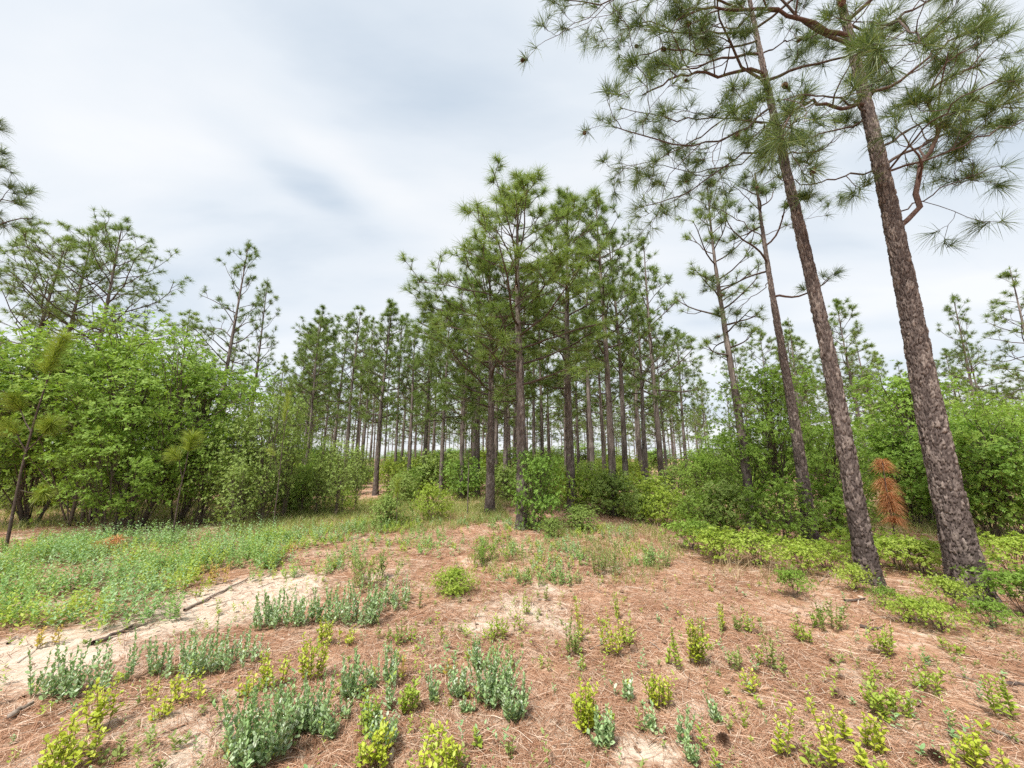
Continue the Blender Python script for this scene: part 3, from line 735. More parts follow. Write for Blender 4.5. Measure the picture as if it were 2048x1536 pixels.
def bush_at(kind, name, px, py, topy, label, cat='shrub', rz=0.0, wide=1.0, group=None, Y=None):
    parts, H = BV[kind]
    b = gp(px, py) if Y is None else at(px, py, Y)
    b[2] = float(gh(b[0], b[1]))
    h = at(px, topy, b[1])[2] - b[2]
    k = h / H
    return put(parts, name, label, cat, b, rz, (k * wide, k * wide, k), group)
GT = 'young hardwoods of the thickets'
TH = 'hardwood_sapling'
for (k, px, py, ty, lab, rz, wd) in [
    ('oak_a', -80, 1062, 690, 'leafy young hardwood cut by the left edge of the view', .2, 1.0),
    ('oak_b', 65, 1048, 672, 'green hardwood behind the leaning young pine at the far left', 1.2, 1.1),
    ('oak_a', 165, 1052, 648, 'tallest young hardwood of the left thicket', 2.5, 1.05),
    ('oak_c', 270, 1052, 690, 'broad leafy hardwood in the middle of the left thicket', .9, 1.05),
    ('oak_b', 350, 1046, 715, 'bright young hardwood right of the middle of the left thicket', 4.0, .95),
    ('oak_c', 225, 1072, 850, 'low rounded hardwood at the front of the left thicket', 5.1, .95),
    ('oak_a', 400, 1050, 850, 'lower hardwood at the right end of the left thicket', 3.2, .85),
    ('pale_a', 452, 1052, 830, 'pale sparse sapling at the end of the left thicket', .3, .8),
    ('pale_a', 525, 1050, 790, 'tall pale sapling with thin dark stems beside the clearing', 1.8, .7),
    ('pale_b', 470, 1062, 930, 'low pale bush at the foot of the pale saplings', 2.0, 1.0),
    ('pale_a', 668, 1035, 880, 'pale green sapling left of the middle stand', 4.2, .95),
    ('pale_a', 485, 1044, 805, 'slender pale sapling behind the end of the left thicket', 3.1, .55),
    ('pale_a', 562, 1040, 795, 'tallest slender pale sapling beside the long narrow young pine', 5.1, .5),
    ('pale_a', 632, 1034, 870, 'slender pale sapling right of the small green one', 0.9, .6),
    ('pale_a', 712, 1022, 890, 'airy pale sapling nearest to the middle stand on its left', 2.4, .65),
    ('oak_b', 600, 1032, 925, 'small green sapling between two pale ones', 2.2, .9),
]:
    bush_at(k, TH, px, py, ty, lab, 'tree', rz, wd, GT)
for (k, px, py, ty, lab, rz, wd) in [
    ('oak_b', 1575, 1060, 725, 'tall green hardwood growing round the third near trunk', .4, .85),
    ('oak_c', 1500, 1050, 850, 'leafy hardwood in front of the slim sparse pine', 1.9, .9),
    ('oak_a', 1680, 1050, 850, 'hardwood filling the gap behind the second near trunk', 2.8, 1.1),
    ('deep_a', 1830, 1052, 850, 'deep green hardwood behind the dead orange sapling', .1, 1.0),
    ('oak_b', 1865, 1046, 745, 'pale topped hardwood rising behind the nearest trunk', 3.6, 1.1),
    ('deep_a', 1985, 1078, 830, 'deep green shrub right of the nearest trunk', 5.0, .9),
    ('oak_c', 2060, 1085, 800, 'hardwood at the right edge of the view', 1.0, 1.0),
    ('oak_c', 1420, 1040, 905, 'rounded hardwood at the right rim of the clearing', 4.7, 1.0),
    ('pale_b', 1365, 1030, 930, 'pale leafy bush left of the rounded hardwood', .8, 1.4),
    ('low_c', 1455, 1075, 960, 'pale green shrub before the slim sparse pine', 2.1, 1.0),
    ('low_a', 1560, 1085, 960, 'green shrub at the foot of the third near trunk', 3.1, 1.0),
    ('low_a', 1660, 1070, 950, 'shrub just left of the second near trunk', 1.7, 1.1),
    ('deep_b', 1076, 1060, 896, 'dark leafy shrub clinging to the foot of the tall middle pine', .5, .75),
    ('low_b', 862, 1040, 966, 'round bright bush in the clearing left of the pale trunk', 1.5, .8),
    ('deep_b', 925, 1000, 912, 'dark sapling beside the short thin young pine', 3.9, 1.1),
    ('low_b', 1160, 1020, 935, 'lime green bush right of the dark leafy shrub', 2.4, 1.2),
    ('low_c', 1225, 1030, 940, 'green bush round the foot of the curved slender pine', 0.2, 1.2),
    ('low_b', 1290, 1030, 945, 'lime bush right of the curved slender pine', 5.3, 1.3),
    ('low_c', 800, 1008, 945, 'pale bush behind the round bright one', 1.1, .9),
    ('low_c', 1010, 1000, 930, 'pale bush between the two thickest middle trunks', 4.3, 1.2),
    ('low_c', 1105, 1075, 1035, 'low pale bush at the right foot of the middle pine', 2.0, 1.1),
    ('low_c', 1160, 1062, 1010, 'pale low bush before the lime green one', 0.9, 1.3),
    ('low_b', 1335, 1055, 972, 'bright bush coming forward at the right rim of the clearing', 1.3, 1.0),
    ('low_c', 1285, 1046, 985, 'pale bush left of the forward bright one at the right rim', 2.6, 1.0),
    ('low_a', 1405, 1072, 985, 'green bush right of the forward bright one at the right rim', 4.0, 1.0),
    ('low_c', 775, 1052, 985, 'thin pale bush on the grass of the clearing', 0.4, 1.0),
]:
    hard = py < 1110 and ty < 900
    bush_at(k, TH if hard else 'leafy_bush', px, py, ty, lab, 'tree' if hard else 'shrub', rz, wd, GT if hard else 'bushes round the clearing')

def undergrowth():
    rng = np.random.default_rng(5)
    kinds = ['low_a', 'low_b', 'low_c', 'pale_b', 'low_b', 'pale_a', 'low_b', 'low_c']
    n = 0
    for tries in range(3000):
        Y = 13 + 37 * rng.random() ** 1.4; px = rng.uniform(-100, 2150)
        if Y < 14.5 and 640 < px < 1020: continue
        b = at(px, 930, Y); b[2] = float(gh(b[0], b[1]))
        k = kinds[int(rng.integers(len(kinds)))]
        parts, H = BV[k]
        h = .45 + 1.75 * rng.random() ** 1.5 + (.3 if Y > 24 else 0)
        s = h / H
        side = 'left of' if px < 700 else ('right of' if px > 1320 else 'behind the middle of')
        deep = 'nearer' if Y < 20 else 'deeper'
        put(parts, 'leafy_bush', 'bush in the %s undergrowth beneath the pines %s the clearing' % (deep, side), 'shrub', b, rng.uniform(0, 6.28), (s * rng.uniform(.9, 1.5),) * 2 + (s,), '%s undergrowth %s the clearing' % (deep, side))
        n += 1
        if n >= 170: break
    for i in range(70):
        Y = rng.uniform(16, 46); px = rng.uniform(560, 1380)
        b = at(px, 930, Y); b[2] = float(gh(b[0], b[1])); k = ('low_b', 'low_c', 'pale_b', 'low_a', 'pale_a')[i % 5]; parts, H = BV[k]; s = rng.uniform(.7, 1.7) / H
        put(parts, 'leafy_bush', 'fresh green shoot standing among the trunks of the middle stand', 'shrub', b, rng.uniform(0, 6.28), (s * rng.uniform(.7, 1.1),) * 2 + (s,), 'shoots among the middle trunks')
    for i in range(80):
        Y = rng.uniform(42, 85); px = rng.uniform(200, 1900)
        b = at(px, 930, Y); b[2] = float(gh(b[0], b[1]))
        k = ('oak_c', 'pale_b', 'deep_a', 'oak_b')[i % 4]; parts, H = BV[k]; s = rng.uniform(2.0, 3.6) / H
        put(parts, 'leafy_bush', 'far bush closing the view at the end of the pine stand', 'shrub', b, rng.uniform(0, 6.28), (s * 2.0,) * 2 + (s,), 'bushes at the end of the stand')
    # young shoots filling the gaps behind the left thicket
    for i in range(26):
        Y = rng.uniform(10.5, 15); px = rng.uniform(430, 800) if i % 2 else rng.uniform(-150, 500)
        b = at(px, 960, Y); b[2] = float(gh(b[0], b[1])); k = ('pale_b', 'low_c', 'low_b', 'pale_a', 'low_a')[i % 5]; parts, H = BV[k]; s = rng.uniform(.7, 1.5) / H
        put(parts, 'leafy_bush', 'young leafy shoot filling the gaps behind the left thicket', 'shrub', b, rng.uniform(0, 6.28), (s * rng.uniform(.8, 1.2),) * 2 + (s,), 'shoots behind the left thicket')
    # taller hardwoods further back on both flanks
    for (px, Y, h, k) in [(560, 17, 3.0, 'oak_b'), (300, 13, 4.2, 'oak_a'), (100, 13, 4.4, 'oak_c'), (1450, 16, 2.8, 'oak_b'), (1765, 13, 3.2, 'pale_a'), (1930, 12, 3.4, 'oak_c'), (1640, 15, 3.0, 'oak_b'), (1860, 16, 4.6, 'pale_a'), (2080, 14, 3.6, 'oak_a'), (1560, 19, 3.2, 'oak_c')]:
        b = at(px, 930, Y); b[2] = float(gh(b[0], b[1])); parts, H = BV[k]
        put(parts, TH, 'hardwood crown deep in the flanking thicket behind the front row', 'tree', b, px * .7, (h / H * 1.15,) * 2 + (h / H,), 'hardwoods behind the front row')
undergrowth()
for (k, px, py, ty, lab, rz, wd) in [
    ('huck_a', 1655, 1142, 1092, 'lime low bush left of the second near trunk', .3, 1.15),
    ('huck_b', 1610, 1150, 1100, 'lime low bush further left of the second near trunk', 1.4, 1.1),
    ('huck_a', 1800, 1140, 1082, 'lime low bush between the two nearest trunks', 2.2, 1.25),
    ('huck_b', 1850, 1148, 1092, 'lime low bush touching the left side of the nearest trunk', 3.3, 1.1),
    ('huck_c', 1775, 1215, 1188, 'green low bush in front of the second near trunk', 4.2, 1.0),
    ('huck_a', 1880, 1262, 1212, 'brightest lime low bush in front of the nearest trunk', 5.2, 1.05),
    ('huck_c', 1985, 1255, 1212, 'green low bush at the right foot of the nearest trunk', .8, 1.0),
    ('huck_b', 1820, 1245, 1205, 'lime low bush before the gap between the nearest trunks', 1.9, 1.0),
    ('huck_b', 1712, 1182, 1140, 'lime low bush wrapping the left foot of the second near trunk', 2.0, .8),
    ('huck_a', 1905, 1222, 1165, 'lime low bush wrapping the left foot of the nearest trunk', 0.6, .75),
    ('huck_a', 2040, 1160, 1080, 'lime low bush right behind the nearest trunk', 2.9, 1.1),
    ('huck_b', 1445, 1125, 1072, 'lime low bush at the right rim of the straw', .1, 1.3),
    ('huck_a', 1520, 1130, 1075, 'lime low bush before the third near trunk', 4.9, 1.2),
    ('huck_c', 1380, 1100, 1055, 'green low bush left of the lime ones', 3.9, 1.2),
    ('huck_b', 1720, 1130, 1075, 'small lime bush behind the second near trunk', 3.0, 1.2),
    ('huck_c', 2060, 1235, 1150, 'green low bush at the right edge of the view', 1.0, 1.2),
    ('huck_c', 1590, 1195, 1150, 'sparse green low bush at the edge of the pine straw', 1.0, .8),
]:
    bush_at(k, 'low_bush', px, py, ty - 12, lab, 'shrub', rz, wd * .92, 'low bushes round the near pines')

# ------------------------------------------------------------------ young pines: stems with long bottlebrush needles
def young_pine(px, py, pts_px, label, brushes, needle='needle_young', nlen=.30, r=.02, dense=70, name='pine_sapling', seed=1, Y=None, lean_dy=0.0, droop=.15, th=(25, 75)):
    """pts_px: stem from the ground up in photo pixels; brushes: (pixel x, y of a tuft, length of the brushed shoot, shoot direction)"""
    rng = np.random.default_rng(seed)
    b = gp(px, py) if Y is None else at(px, py, Y)
    root = thing(name, label, 'tree', b, group='young pines' if needle == 'needle_young' else None)
    w = np.array([at(x, y, b[1] + lean_dy * i) for i, (x, y) in enumerate(pts_px)]) - b
    w[0][2] = -.03
    stem = resample(w, 12)
    mb = MB(); add_tubes(mb, [(stem, np.linspace(r, r * .35, 12))], 7)
    nb = MB()
    for (bx, by, L, d, start) in brushes:
        e = at(bx, by, b[1] + rng.uniform(-.15, .15)) - b
        d = nrm(np.array(d, float)); s0 = e - d * L
        if start is not None:
            i0 = np.argmin(np.abs(stem[:, 2] - start)); o = stem[i0]
            add_tubes(mb, [(resample(np.array([o, (o + s0) / 2 + [0, 0, -.03], s0, e]), 7), np.linspace(r * .5, r * .25, 7))], 5)
        k = max(3, int(L / .035)); t = np.linspace(0, 1, k)[:, None]
        T = s0 + (e - s0) * t
        add_needles(nb, rng, T, np.repeat(d[None], k, 0), max(10, int(dense * min(1, 6.0 / k + .25))), nlen, .0052, th, droop, .15, 2)
    o = link('stem', mb.mesh('sapling_stem', M['limb'], True), root)
    link('needles', nb.mesh('sapling_needles', M[needle]), root, 'stuff')
    return root
young_pine(12, 1096, [(12, 1096), (45, 930), (75, 820), (100, 745), (125, 690)], 'tall leaning young pine with bottlebrush tip at the far left',
    [(128, 672, .75, (.25, 0, 1), None), (28, 795, .25, (-.4, -.2, .8), 1.9), (12, 850, .22, (-.6, -.2, .5), 1.6), (105, 845, .25, (.5, -.2, .5), 1.7), (88, 985, .12, (.7, -.4, .15), .9)], nlen=.30, r=.026, dense=100, seed=11)
young_pine(342, 1090, [(342, 1090), (360, 980), (372, 930), (380, 885)], 'slim young pine before the left thicket with two pale tufts',
    [(385, 872, .25, (.1, 0, 1), None), (345, 905, .15, (-.5, -.2, .5), 1.2)], nlen=.27, r=.016, dense=80, seed=12)
young_pine(545, 1064, [(545, 1064), (558, 960), (565, 890), (575, 820)], 'thin upright young pine with a long narrow brush',
    [(577, 790, .6, (.05, 0, 1), None), (540, 900, .15, (-.5, 0, .5), 1.2)], nlen=.2, r=.015, dense=30, seed=13, th=(15, 45))
young_pine(684, 1035, [(684, 1035), (685, 1000), (686, 975)], 'small young pine like a green bottlebrush near the pale sapling',
    [(686, 945, .42, (0, 0, 1), None)], nlen=.17, r=.012, dense=36, seed=14, th=(20, 50))
young_pine(793, 1058, [(793, 1058), (794, 1010), (795, 985)], 'thin young pine on the grass before the middle stand',
    [(795, 962, .35, (0, 0, 1), None)], nlen=.18, r=.010, dense=34, seed=15, th=(20, 55))
young_pine(740, 1025, [(740, 1025), (741, 1012)], 'knee high young pine in the grass',
    [(741, 1004, .1, (0, 0, 1), None)], nlen=.16, r=.008, dense=40, seed=16)
young_pine(1795, 1106, [(1795, 1106), (1782, 1030), (1772, 975), (1765, 925)], 'dead orange young pine with drooping needles between the near trunks',
    [(1764, 920, .16, (0, 0, 1), None), (1769, 958, .16, (0, 0, 1), None), (1776, 985, .30, (0, 0, 1), None), (1788, 1035, .05, (.2, 0, 1), None)], 'needle_dead', .25, .016, 100, 'dead_pine_sapling', 17, droop=.62, th=(40, 100))

# ------------------------------------------------------------------ small plants of the clearing
def leaf_piece(name, mat_, w=.55, curl=.12):
    me_v = np.array([[0, 0, 0], [w * .42, .30, .07], [w * .5, .58, .06], [w * .3, .86, .01], [0, 1, -curl], [-w * .3, .86, .01], [-w * .5, .58, .06], [-w * .42, .30, .07], [0, .5, -.02]])
    mb = MB(); mb.add(me_v, np.array([[0, 1, 8, 7], [1, 2, 3, 8], [8, 3, 4, 5], [7, 8, 5, 6]]))
    return mb.mesh(name, M[mat_], True)
LEAF = {k: leaf_piece('single_leaf', k, w_) for k, w_ in (('leaf_yellow', .62), ('leaf_lime', .6), ('leaf_blue', .72), ('leaf_olive', .45), ('leaf_rust', .6), ('leaf_herb', .4), ('leaf_oak', .6))}
def frame(c, d, n, L):
    d = nrm(d); s = nrm(np.cross(d, n)); z = np.cross(s, d)
    m = Matrix(((s[0], d[0], z[0], c[0]), (s[1], d[1], z[1], c[1]), (s[2], d[2], z[2], c[2]), (0, 0, 0, 1)))
    return m @ Matrix.Scale(L, 4)
def plant(name, label, cat, px, py, hpx, wpx, stems, mat_, seed, leaf=.035, gap=.02, single=False, lean=.12, start=.2, elev=.55, stem='red_stem', group=None, twigs=0, r=.0028, wl=.62, var=.35, whorl=1):
    """an upright leafy plant: every stem a part, its leaves on it (single leaves where they show singly)"""
    rng = np.random.default_rng(seed)
    b = gp(px, py)
    h = at(px, py - hpx, b[1])[2] - b[2]
    wd = (at(px + wpx / 2, py, b[1])[0] - at(px - wpx / 2, py, b[1])[0]) / 2
    root = thing(name, label, cat, b, group=group)
    for i in range(stems):
        a = rng.uniform(0, 6.28); q = math.sqrt(rng.random()) * wd * (.9 if stems > 1 else .1)
        x, y = math.cos(a) * q, math.sin(a) * q * .8
        z = float(gh(b[0] + x, b[1] + y)) - b[2]
        hh = h * (1 - var * rng.random()) if i else h
        d0 = np.array([rng.normal(0, lean) + x * .25 / max(wd, .05) * lean * 4, rng.normal(0, lean) + y * .25 / max(wd, .05) * lean * 4, 1])
        p = crooked(rng, (x, y, z - .01), d0, hh, 8, .05, .03)
        tl = [(p, np.linspace(r, r * .5, 9))]
        axes = [(p, start)]
        for k in range(twigs):
            t = rng.uniform(.25, .85); j = int(t * 8); a2 = rng.uniform(0, 6.28)
            tp = crooked(rng, p[j], (math.cos(a2), math.sin(a2), .6), hh * rng.uniform(.25, .5), 8, .06, .06)
            tl.append((tp, np.linspace(r * .6, r * .35, 9))); axes.append((tp, .15))
        m1 = MB(); add_tubes(m1, tl, 4)
        so = link('stem', m1.mesh('plant_stem', M[stem], True), root)
        LC, LD, LN, LL = [], [], [], []
        for (ax, st) in axes:
            ln = np.linalg.norm(np.diff(ax, axis=0), axis=1).sum()
            n = max(4, int(ln * (1 - st) / gap)) * whorl; ph = rng.uniform(0, 6.28)
            for k in range(n):
                t = st + (1 - st) * (k // whorl * whorl + .5) / n; j = min(int(t * 8), 7); f = t * 8 - j
                c = ax[j] * (1 - f) + ax[j + 1] * f; ph += 2.4 + rng.normal(0, .3)
                e = elev + rng.normal(0, .22) + .35 * t
                d = np.array([math.cos(ph) * math.cos(e), math.sin(ph) * math.cos(e), math.sin(e)])
                nn = np.array([-math.cos(ph) * math.sin(e), -math.sin(ph) * math.sin(e), math.cos(e)]) + rng.normal(0, .25, 3)
                LC.append(c); LD.append(d); LN.append(nn); LL.append(leaf * rng.uniform(.7, 1.2) * (1.1 - .45 * t * (1 if t > .6 else .6)))
        if single:
            for c, d, n_, l in zip(LC, LD, LN, LL):
                o = link('leaf', LEAF[mat_], so); o.matrix_local = frame(c, d, n_, l)
        else:
            m2 = MB(); LL = np.array(LL); add_leaves(m2, LC, LD, LN, LL, LL * wl, OVATE)
            link('foliage', m2.mesh('plant_foliage', M[mat_]), so, 'stuff')
    return root

# silvery blue-green plants: x, y of the foot, height, width, stems, label
BLUE = [
    (72, 1395, 95, 20, 2, 'lone tall blue-green plant at the edge of the pale sand'),
    (112, 1400, 62, 40, 5, 'small blue-green clump beside the lone tall plant at left'),
    (165, 1385, 95, 90, 14, 'wide blue-green clump behind the yellow sprouts at lower left'),
    (255, 1365, 95, 18, 2, 'slim blue-green stems right of the wide clump at left'),
    (340, 1345, 68, 70, 9, 'left third of the loose blue-green drift on the straw'),
    (400, 1345, 88, 80, 13, 'tallest middle of the loose blue-green drift on the straw'),
    (478, 1332, 68, 90, 11, 'right end of the loose blue-green drift on the straw'),
    (545, 1255, 68, 66, 13, 'blue-green clump right beside the branch on sand'),
    (605, 1250, 62, 60, 12, 'second clump of the blue-green row behind the yellow sprouts'),
    (665, 1245, 68, 56, 11, 'third clump of the blue-green row behind the yellow sprouts'),
    (722, 1250, 82, 60, 14, 'fullest clump of the blue-green row, below the feathery bush'),
    (785, 1212, 50, 80, 11, 'low last clump of the blue-green row at right'),
    (520, 1528, 150, 85, 30, 'largest blue-green clump at the bottom, very dense'),
    (580, 1470, 108, 48, 11, 'tall blue-green stems right behind the largest clump'),
    (628, 1462, 112, 42, 13, 'dense blue-green clump in front of the round yellow sprout'),
    (662, 1482, 82, 22, 4, 'small forked blue-green plant right of the dense clump'),
    (698, 1398, 88, 36, 10, 'upright blue-green clump on open straw, oval in outline'),
    (690, 1440, 58, 12, 2, 'two thin blue-green stems below the oval clump'),
    (760, 1370, 75, 52, 10, 'blue-green clump with five spires left of the orange sprouts'),
    (778, 1425, 82, 12, 2, 'single blue-green spire right of the yellow pointed sprout'),
    (736, 1465, 70, 20, 4, 'blue-green spires in front of the yellow pointed sprout'),
    (775, 1490, 62, 42, 11, 'low blue-green clump near the bottom yellow plant'),
    (866, 1405, 60, 14, 4, 'narrow blue-green plant beside the fallen stick'),
    (915, 1395, 68, 28, 8, 'left green-blue clump of the big group in the middle'),
    (985, 1405, 98, 70, 24, 'large blue-green clump in the middle foreground'),
    (960, 1340, 62, 26, 6, 'blue-green spires behind the large middle clump'),
    (1028, 1440, 88, 40, 11, 'right slanting clump of the big middle group'),
    (935, 1428, 38, 22, 5, 'tiny blue-green rosette at the foot of the big middle group'),
    (1210, 1495, 78, 28, 7, 'grey-green plant right below the bushy yellow sprout'),
    (1435, 1450, 55, 18, 4, 'small grey-green plant left above the big pine cone'),
    (1362, 1495, 78, 12, 2, 'thin grey-green stem left of the big pine cone'),
    (1388, 1530, 52, 14, 4, 'short grey-green plant at the bottom beside the pine cone'),
    (1305, 1468, 50, 26, 4, 'sparse grey-green stems below the round yellow sprout'),
    (1250, 1400, 48, 30, 3, 'faint grey-green stems right of the bushy yellow sprout'),
]
for i, (px, py, hp, wp, ns, lab) in enumerate(BLUE):
    near = py > 1460 and ns < 9
    plant('blue_green_plant', lab, 'plant', px, py, hp * 1.15, wp * 1.15, int(ns * (2.4 if py < 1360 else 2.0) + .5), 'leaf_blue', 300 + i, .034 if py > 1300 else .038, .0115, near, .2, .12, .75, 'herb_stem', 'blue-green plants of the clearing', 0, .0022, .66, .6)

GY = 'yellow-green sprouts of the clearing'
SPROUT = [  # x, y, height, width, stems, twigs, material, label
    (190, 1470, 110, 52, 5, 1, 'leaf_yellow', 'tall yellow-green sprout rising behind the corner bush at lower left'),
    (120, 1545, 115, 110, 8, 2, 'leaf_yellow', 'broad yellow-green bush in the lower left corner'),
    (222, 1530, 40, 40, 4, 0, 'leaf_olive', 'small olive sprout right of the corner bush'),
    (378, 1402, 55, 70, 6, 1, 'leaf_yellow', 'yellow-green sprout in front of the blue-green drift, right of two'),
    (320, 1440, 42, 32, 4, 0, 'leaf_yellow', 'low bright sprout before the pale sand of the lower left'),
    (297, 1405, 38, 28, 3, 0, 'leaf_yellow', 'small yellow tipped sprout left of the wider one'),
    (490, 1395, 48, 36, 4, 0, 'leaf_yellow', 'bright small sprout behind the largest blue-green clump'),
    (545, 1380, 78, 46, 6, 1, 'leaf_yellow', 'yellow leafy sprout with two peaks left of the round columnar one'),
    (622, 1362, 92, 40, 8, 1, 'leaf_yellow', 'dense columnar yellow-green sprout in the left foreground'),
    (652, 1290, 58, 32, 6, 1, 'leaf_yellow', 'round yellow-green sprout behind the dense columnar one'),
    (452, 1508, 32, 16, 3, 0, 'leaf_olive', 'tiny olive sprout left of the largest blue-green clump'),
    (95, 1292, 42, 46, 5, 0, 'leaf_rust', 'yellow-brown sprout at the edge of the green mat by the sand'),
    (430, 1168, 40, 60, 6, 1, 'leaf_rust', 'yellow and rust coloured sprout in a gap of the green mat'),
    (588, 1108, 24, 32, 4, 0, 'leaf_rust', 'small golden sprout at the right end of the green mat'),
    (395, 1195, 34, 20, 4, 0, 'leaf_lime', 'lime sprout above the branch lying on sand'),
    (692, 1292, 36, 34, 4, 1, 'leaf_yellow', 'small yellow sprout right of the round one'),
    (768, 1285, 42, 24, 4, 1, 'leaf_olive', 'olive sprout at left of a three part row'),
    (797, 1292, 52, 28, 5, 1, 'leaf_olive', 'olive sprout in the middle of a three part row'),
    (822, 1285, 34, 18, 4, 0, 'leaf_lime', 'lime sprout at right of a three part row'),
    (830, 1305, 20, 10, 2, 0, 'leaf_lime', 'tiny lime sprout below the three part row'),
    (836, 1216, 44, 12, 3, 0, 'leaf_olive', 'thin upright olive sprout below the dense green bush'),
    (886, 1280, 28, 10, 2, 0, 'leaf_lime', 'tiny sprout left of the bare sandy patch'),
    (918, 1270, 20, 18, 2, 1, 'leaf_olive', 'tiny spreading sprout on the edge of the sandy patch'),
    (990, 1282, 44, 40, 7, 1, 'leaf_lime', 'round lime plant on the bare sandy patch'),
    (1036, 1264, 40, 22, 4, 0, 'leaf_lime', 'lime sprout right of the round plant on sand'),
    (1054, 1230, 40, 14, 3, 0, 'leaf_lime', 'thin lime sprout at the far edge of the sandy patch'),
    (1028, 1338, 46, 26, 4, 0, 'leaf_olive', 'dark olive sprout below the sandy patch'),
    (800, 1362, 46, 10, 2, 0, 'leaf_rust', 'thin rust-yellow sprout on open straw'),
    (893, 1356, 40, 12, 3, 0, 'leaf_rust', 'rust-yellow sprout left of the big middle group'),
    (944, 1324, 22, 10, 2, 0, 'leaf_rust', 'tiny rust sprout behind the big middle group'),
    (735, 1480, 100, 30, 6, 0, 'leaf_lime', 'pointed lime sprout among blue-green spires near the bottom'),
    (815, 1430, 70, 34, 6, 1, 'leaf_lime', 'lime sprout beside the fallen stick in the middle foreground'),
    (745, 1540, 90, 50, 6, 2, 'leaf_yellow', 'leafy lime plant at the bottom below the pointed sprout'),
    (952, 1500, 42, 12, 3, 0, 'leaf_lime', 'short bright column sprout at the bottom middle'),
    (1018, 1515, 42, 18, 3, 0, 'leaf_olive', 'small tilted sprout right of the short bright column'),
    (875, 1560, 100, 100, 9, 2, 'leaf_yellow', 'bright broad leaved bush at the bottom edge'),
    (1170, 1465, 98, 44, 9, 2, 'leaf_yellow', 'bushy yellow topped sprout with dark lower leaves'),
    (1145, 1312, 70, 40, 5, 1, 'leaf_olive', 'spreading olive sprout below the tall thin column'),
    (1162, 1285, 86, 12, 4, 0, 'leaf_yellow', 'tall thin yellow column in the middle right'),
    (1165, 1342, 34, 10, 2, 0, 'leaf_lime', 'short sprout below the tall thin column'),
    (1225, 1312, 84, 36, 5, 1, 'leaf_yellow', 'yellow sprout with bare stem right of the tall thin column'),
    (1252, 1292, 40, 34, 5, 1, 'leaf_lime', 'lime sprout touching a dark pine cone'),
    (1240, 1240, 58, 18, 4, 0, 'leaf_lime', 'leaning thin lime sprout in the middle distance'),
    (1092, 1202, 34, 10, 3, 0, 'leaf_olive', 'tiny olive sprout below the green patch'),
    (1318, 1412, 75, 44, 8, 1, 'leaf_yellow', 'dense round topped lime sprout at the right of the middle'),
    (1337, 1330, 46, 16, 3, 0, 'leaf_lime', 'thin lime sprout left of two taller ones'),
    (1358, 1342, 80, 16, 3, 0, 'leaf_lime', 'tall slender pale lime sprout left of the thickest sprout'),
    (1396, 1332, 104, 36, 10, 1, 'leaf_yellow', 'thickest and tallest lime sprout on the right straw'),
    (1446, 1264, 60, 16, 4, 0, 'leaf_yellow', 'yellow sprout at left of a loose far row'),
    (1476, 1262, 34, 34, 5, 0, 'leaf_olive', 'olive sprout in the middle of a loose far row'),
    (1503, 1266, 44, 22, 5, 0, 'leaf_lime', 'lime sprout at right of a loose far row'),
    (1472, 1340, 46, 34, 4, 1, 'leaf_olive', 'forked olive sprout right of the thickest sprout'),
    (1518, 1332, 44, 12, 2, 0, 'leaf_lime', 'thin faint sprout right of the forked olive one'),
    (1546, 1345, 80, 18, 3, 0, 'leaf_olive', 'tall loose sprout on the dark straw at right'),
    (1572, 1352, 44, 14, 2, 0, 'leaf_olive', 'short loose sprout next to the tall loose one'),
    (1602, 1284, 40, 34, 5, 1, 'leaf_lime', 'lime sprout left of the green low bushes at right'),
    (1505, 1390, 52, 18, 4, 0, 'leaf_yellow', 'yellow columnar sprout on open straw at right'),
    (1562, 1520, 118, 28, 4, 0, 'leaf_yellow', 'tall bent yellow sprout right of the big pine cone'),
    (1668, 1545, 140, 28, 5, 0, 'leaf_yellow', 'tallest yellow sprout at the bottom right'),
    (1695, 1490, 74, 14, 3, 0, 'leaf_yellow', 'thin yellow sprout right of the tallest bottom one'),
    (1755, 1508, 84, 40, 5, 0, 'leaf_yellow', 'leaning yellow sprouts in a row at the bottom right'),
    (1738, 1540, 36, 60, 4, 1, 'leaf_yellow', 'low yellow rosette at the foot of the leaning sprouts'),
    (1780, 1440, 66, 90, 8, 2, 'leaf_lime', 'wide lime sprout with reddish stems at right'),
    (1748, 1380, 44, 16, 2, 0, 'leaf_lime', 'thin sprout behind the wide lime one'),
    (1768, 1312, 70, 40, 5, 1, 'leaf_lime', 'sprout with one tall tip before the low bushes at right'),
    (1860, 1386, 58, 46, 5, 1, 'leaf_lime', 'lime sprout with feathery leaves at right'),
    (1900, 1305, 26, 50, 4, 1, 'leaf_lime', 'low spreading sprout before the nearest trunk'),
    (1860, 1328, 20, 34, 3, 0, 'leaf_olive', 'low olive sprout by a charred stub'),
    (2012, 1440, 96, 40, 4, 0, 'leaf_lime', 'tall lobed leaf sprout at the right edge'),
    (1958, 1535, 90, 90, 6, 1, 'leaf_yellow', 'large yellow sprout in the lower right corner'),
    (1905, 1540, 40, 44, 3, 0, 'leaf_yellow', 'low broad leaved sprout at the bottom left of the corner one'),
    (1632, 1540, 60, 24, 3, 0, 'leaf_lime', 'short dark lime sprout at the bottom near the tallest one'),
    (1655, 1262, 66, 50, 4, 2, 'leaf_olive', 'grey-olive seedling with one bare stem right of the far row'),
    (1620, 1250, 40, 60, 5, 1, 'leaf_oak', 'dark green seedling behind the grey-olive one'),
]
for i, (px, py, hp, wp, ns, tw, mt, lab) in enumerate(SPROUT):
    near = py > 1425
    big = 1.0 if py < 1385 else 1.05
    plant('leafy_sprout', lab, 'plant', px, py, hp * 1.08, wp, int(ns * (1.35 if wp > 30 else .8) + .6), mt, 600 + i, .036 * big, .0135 if tw else .0115, near, .10, .15, .45, 'red_stem', GY, tw, .0028, .6, .4)

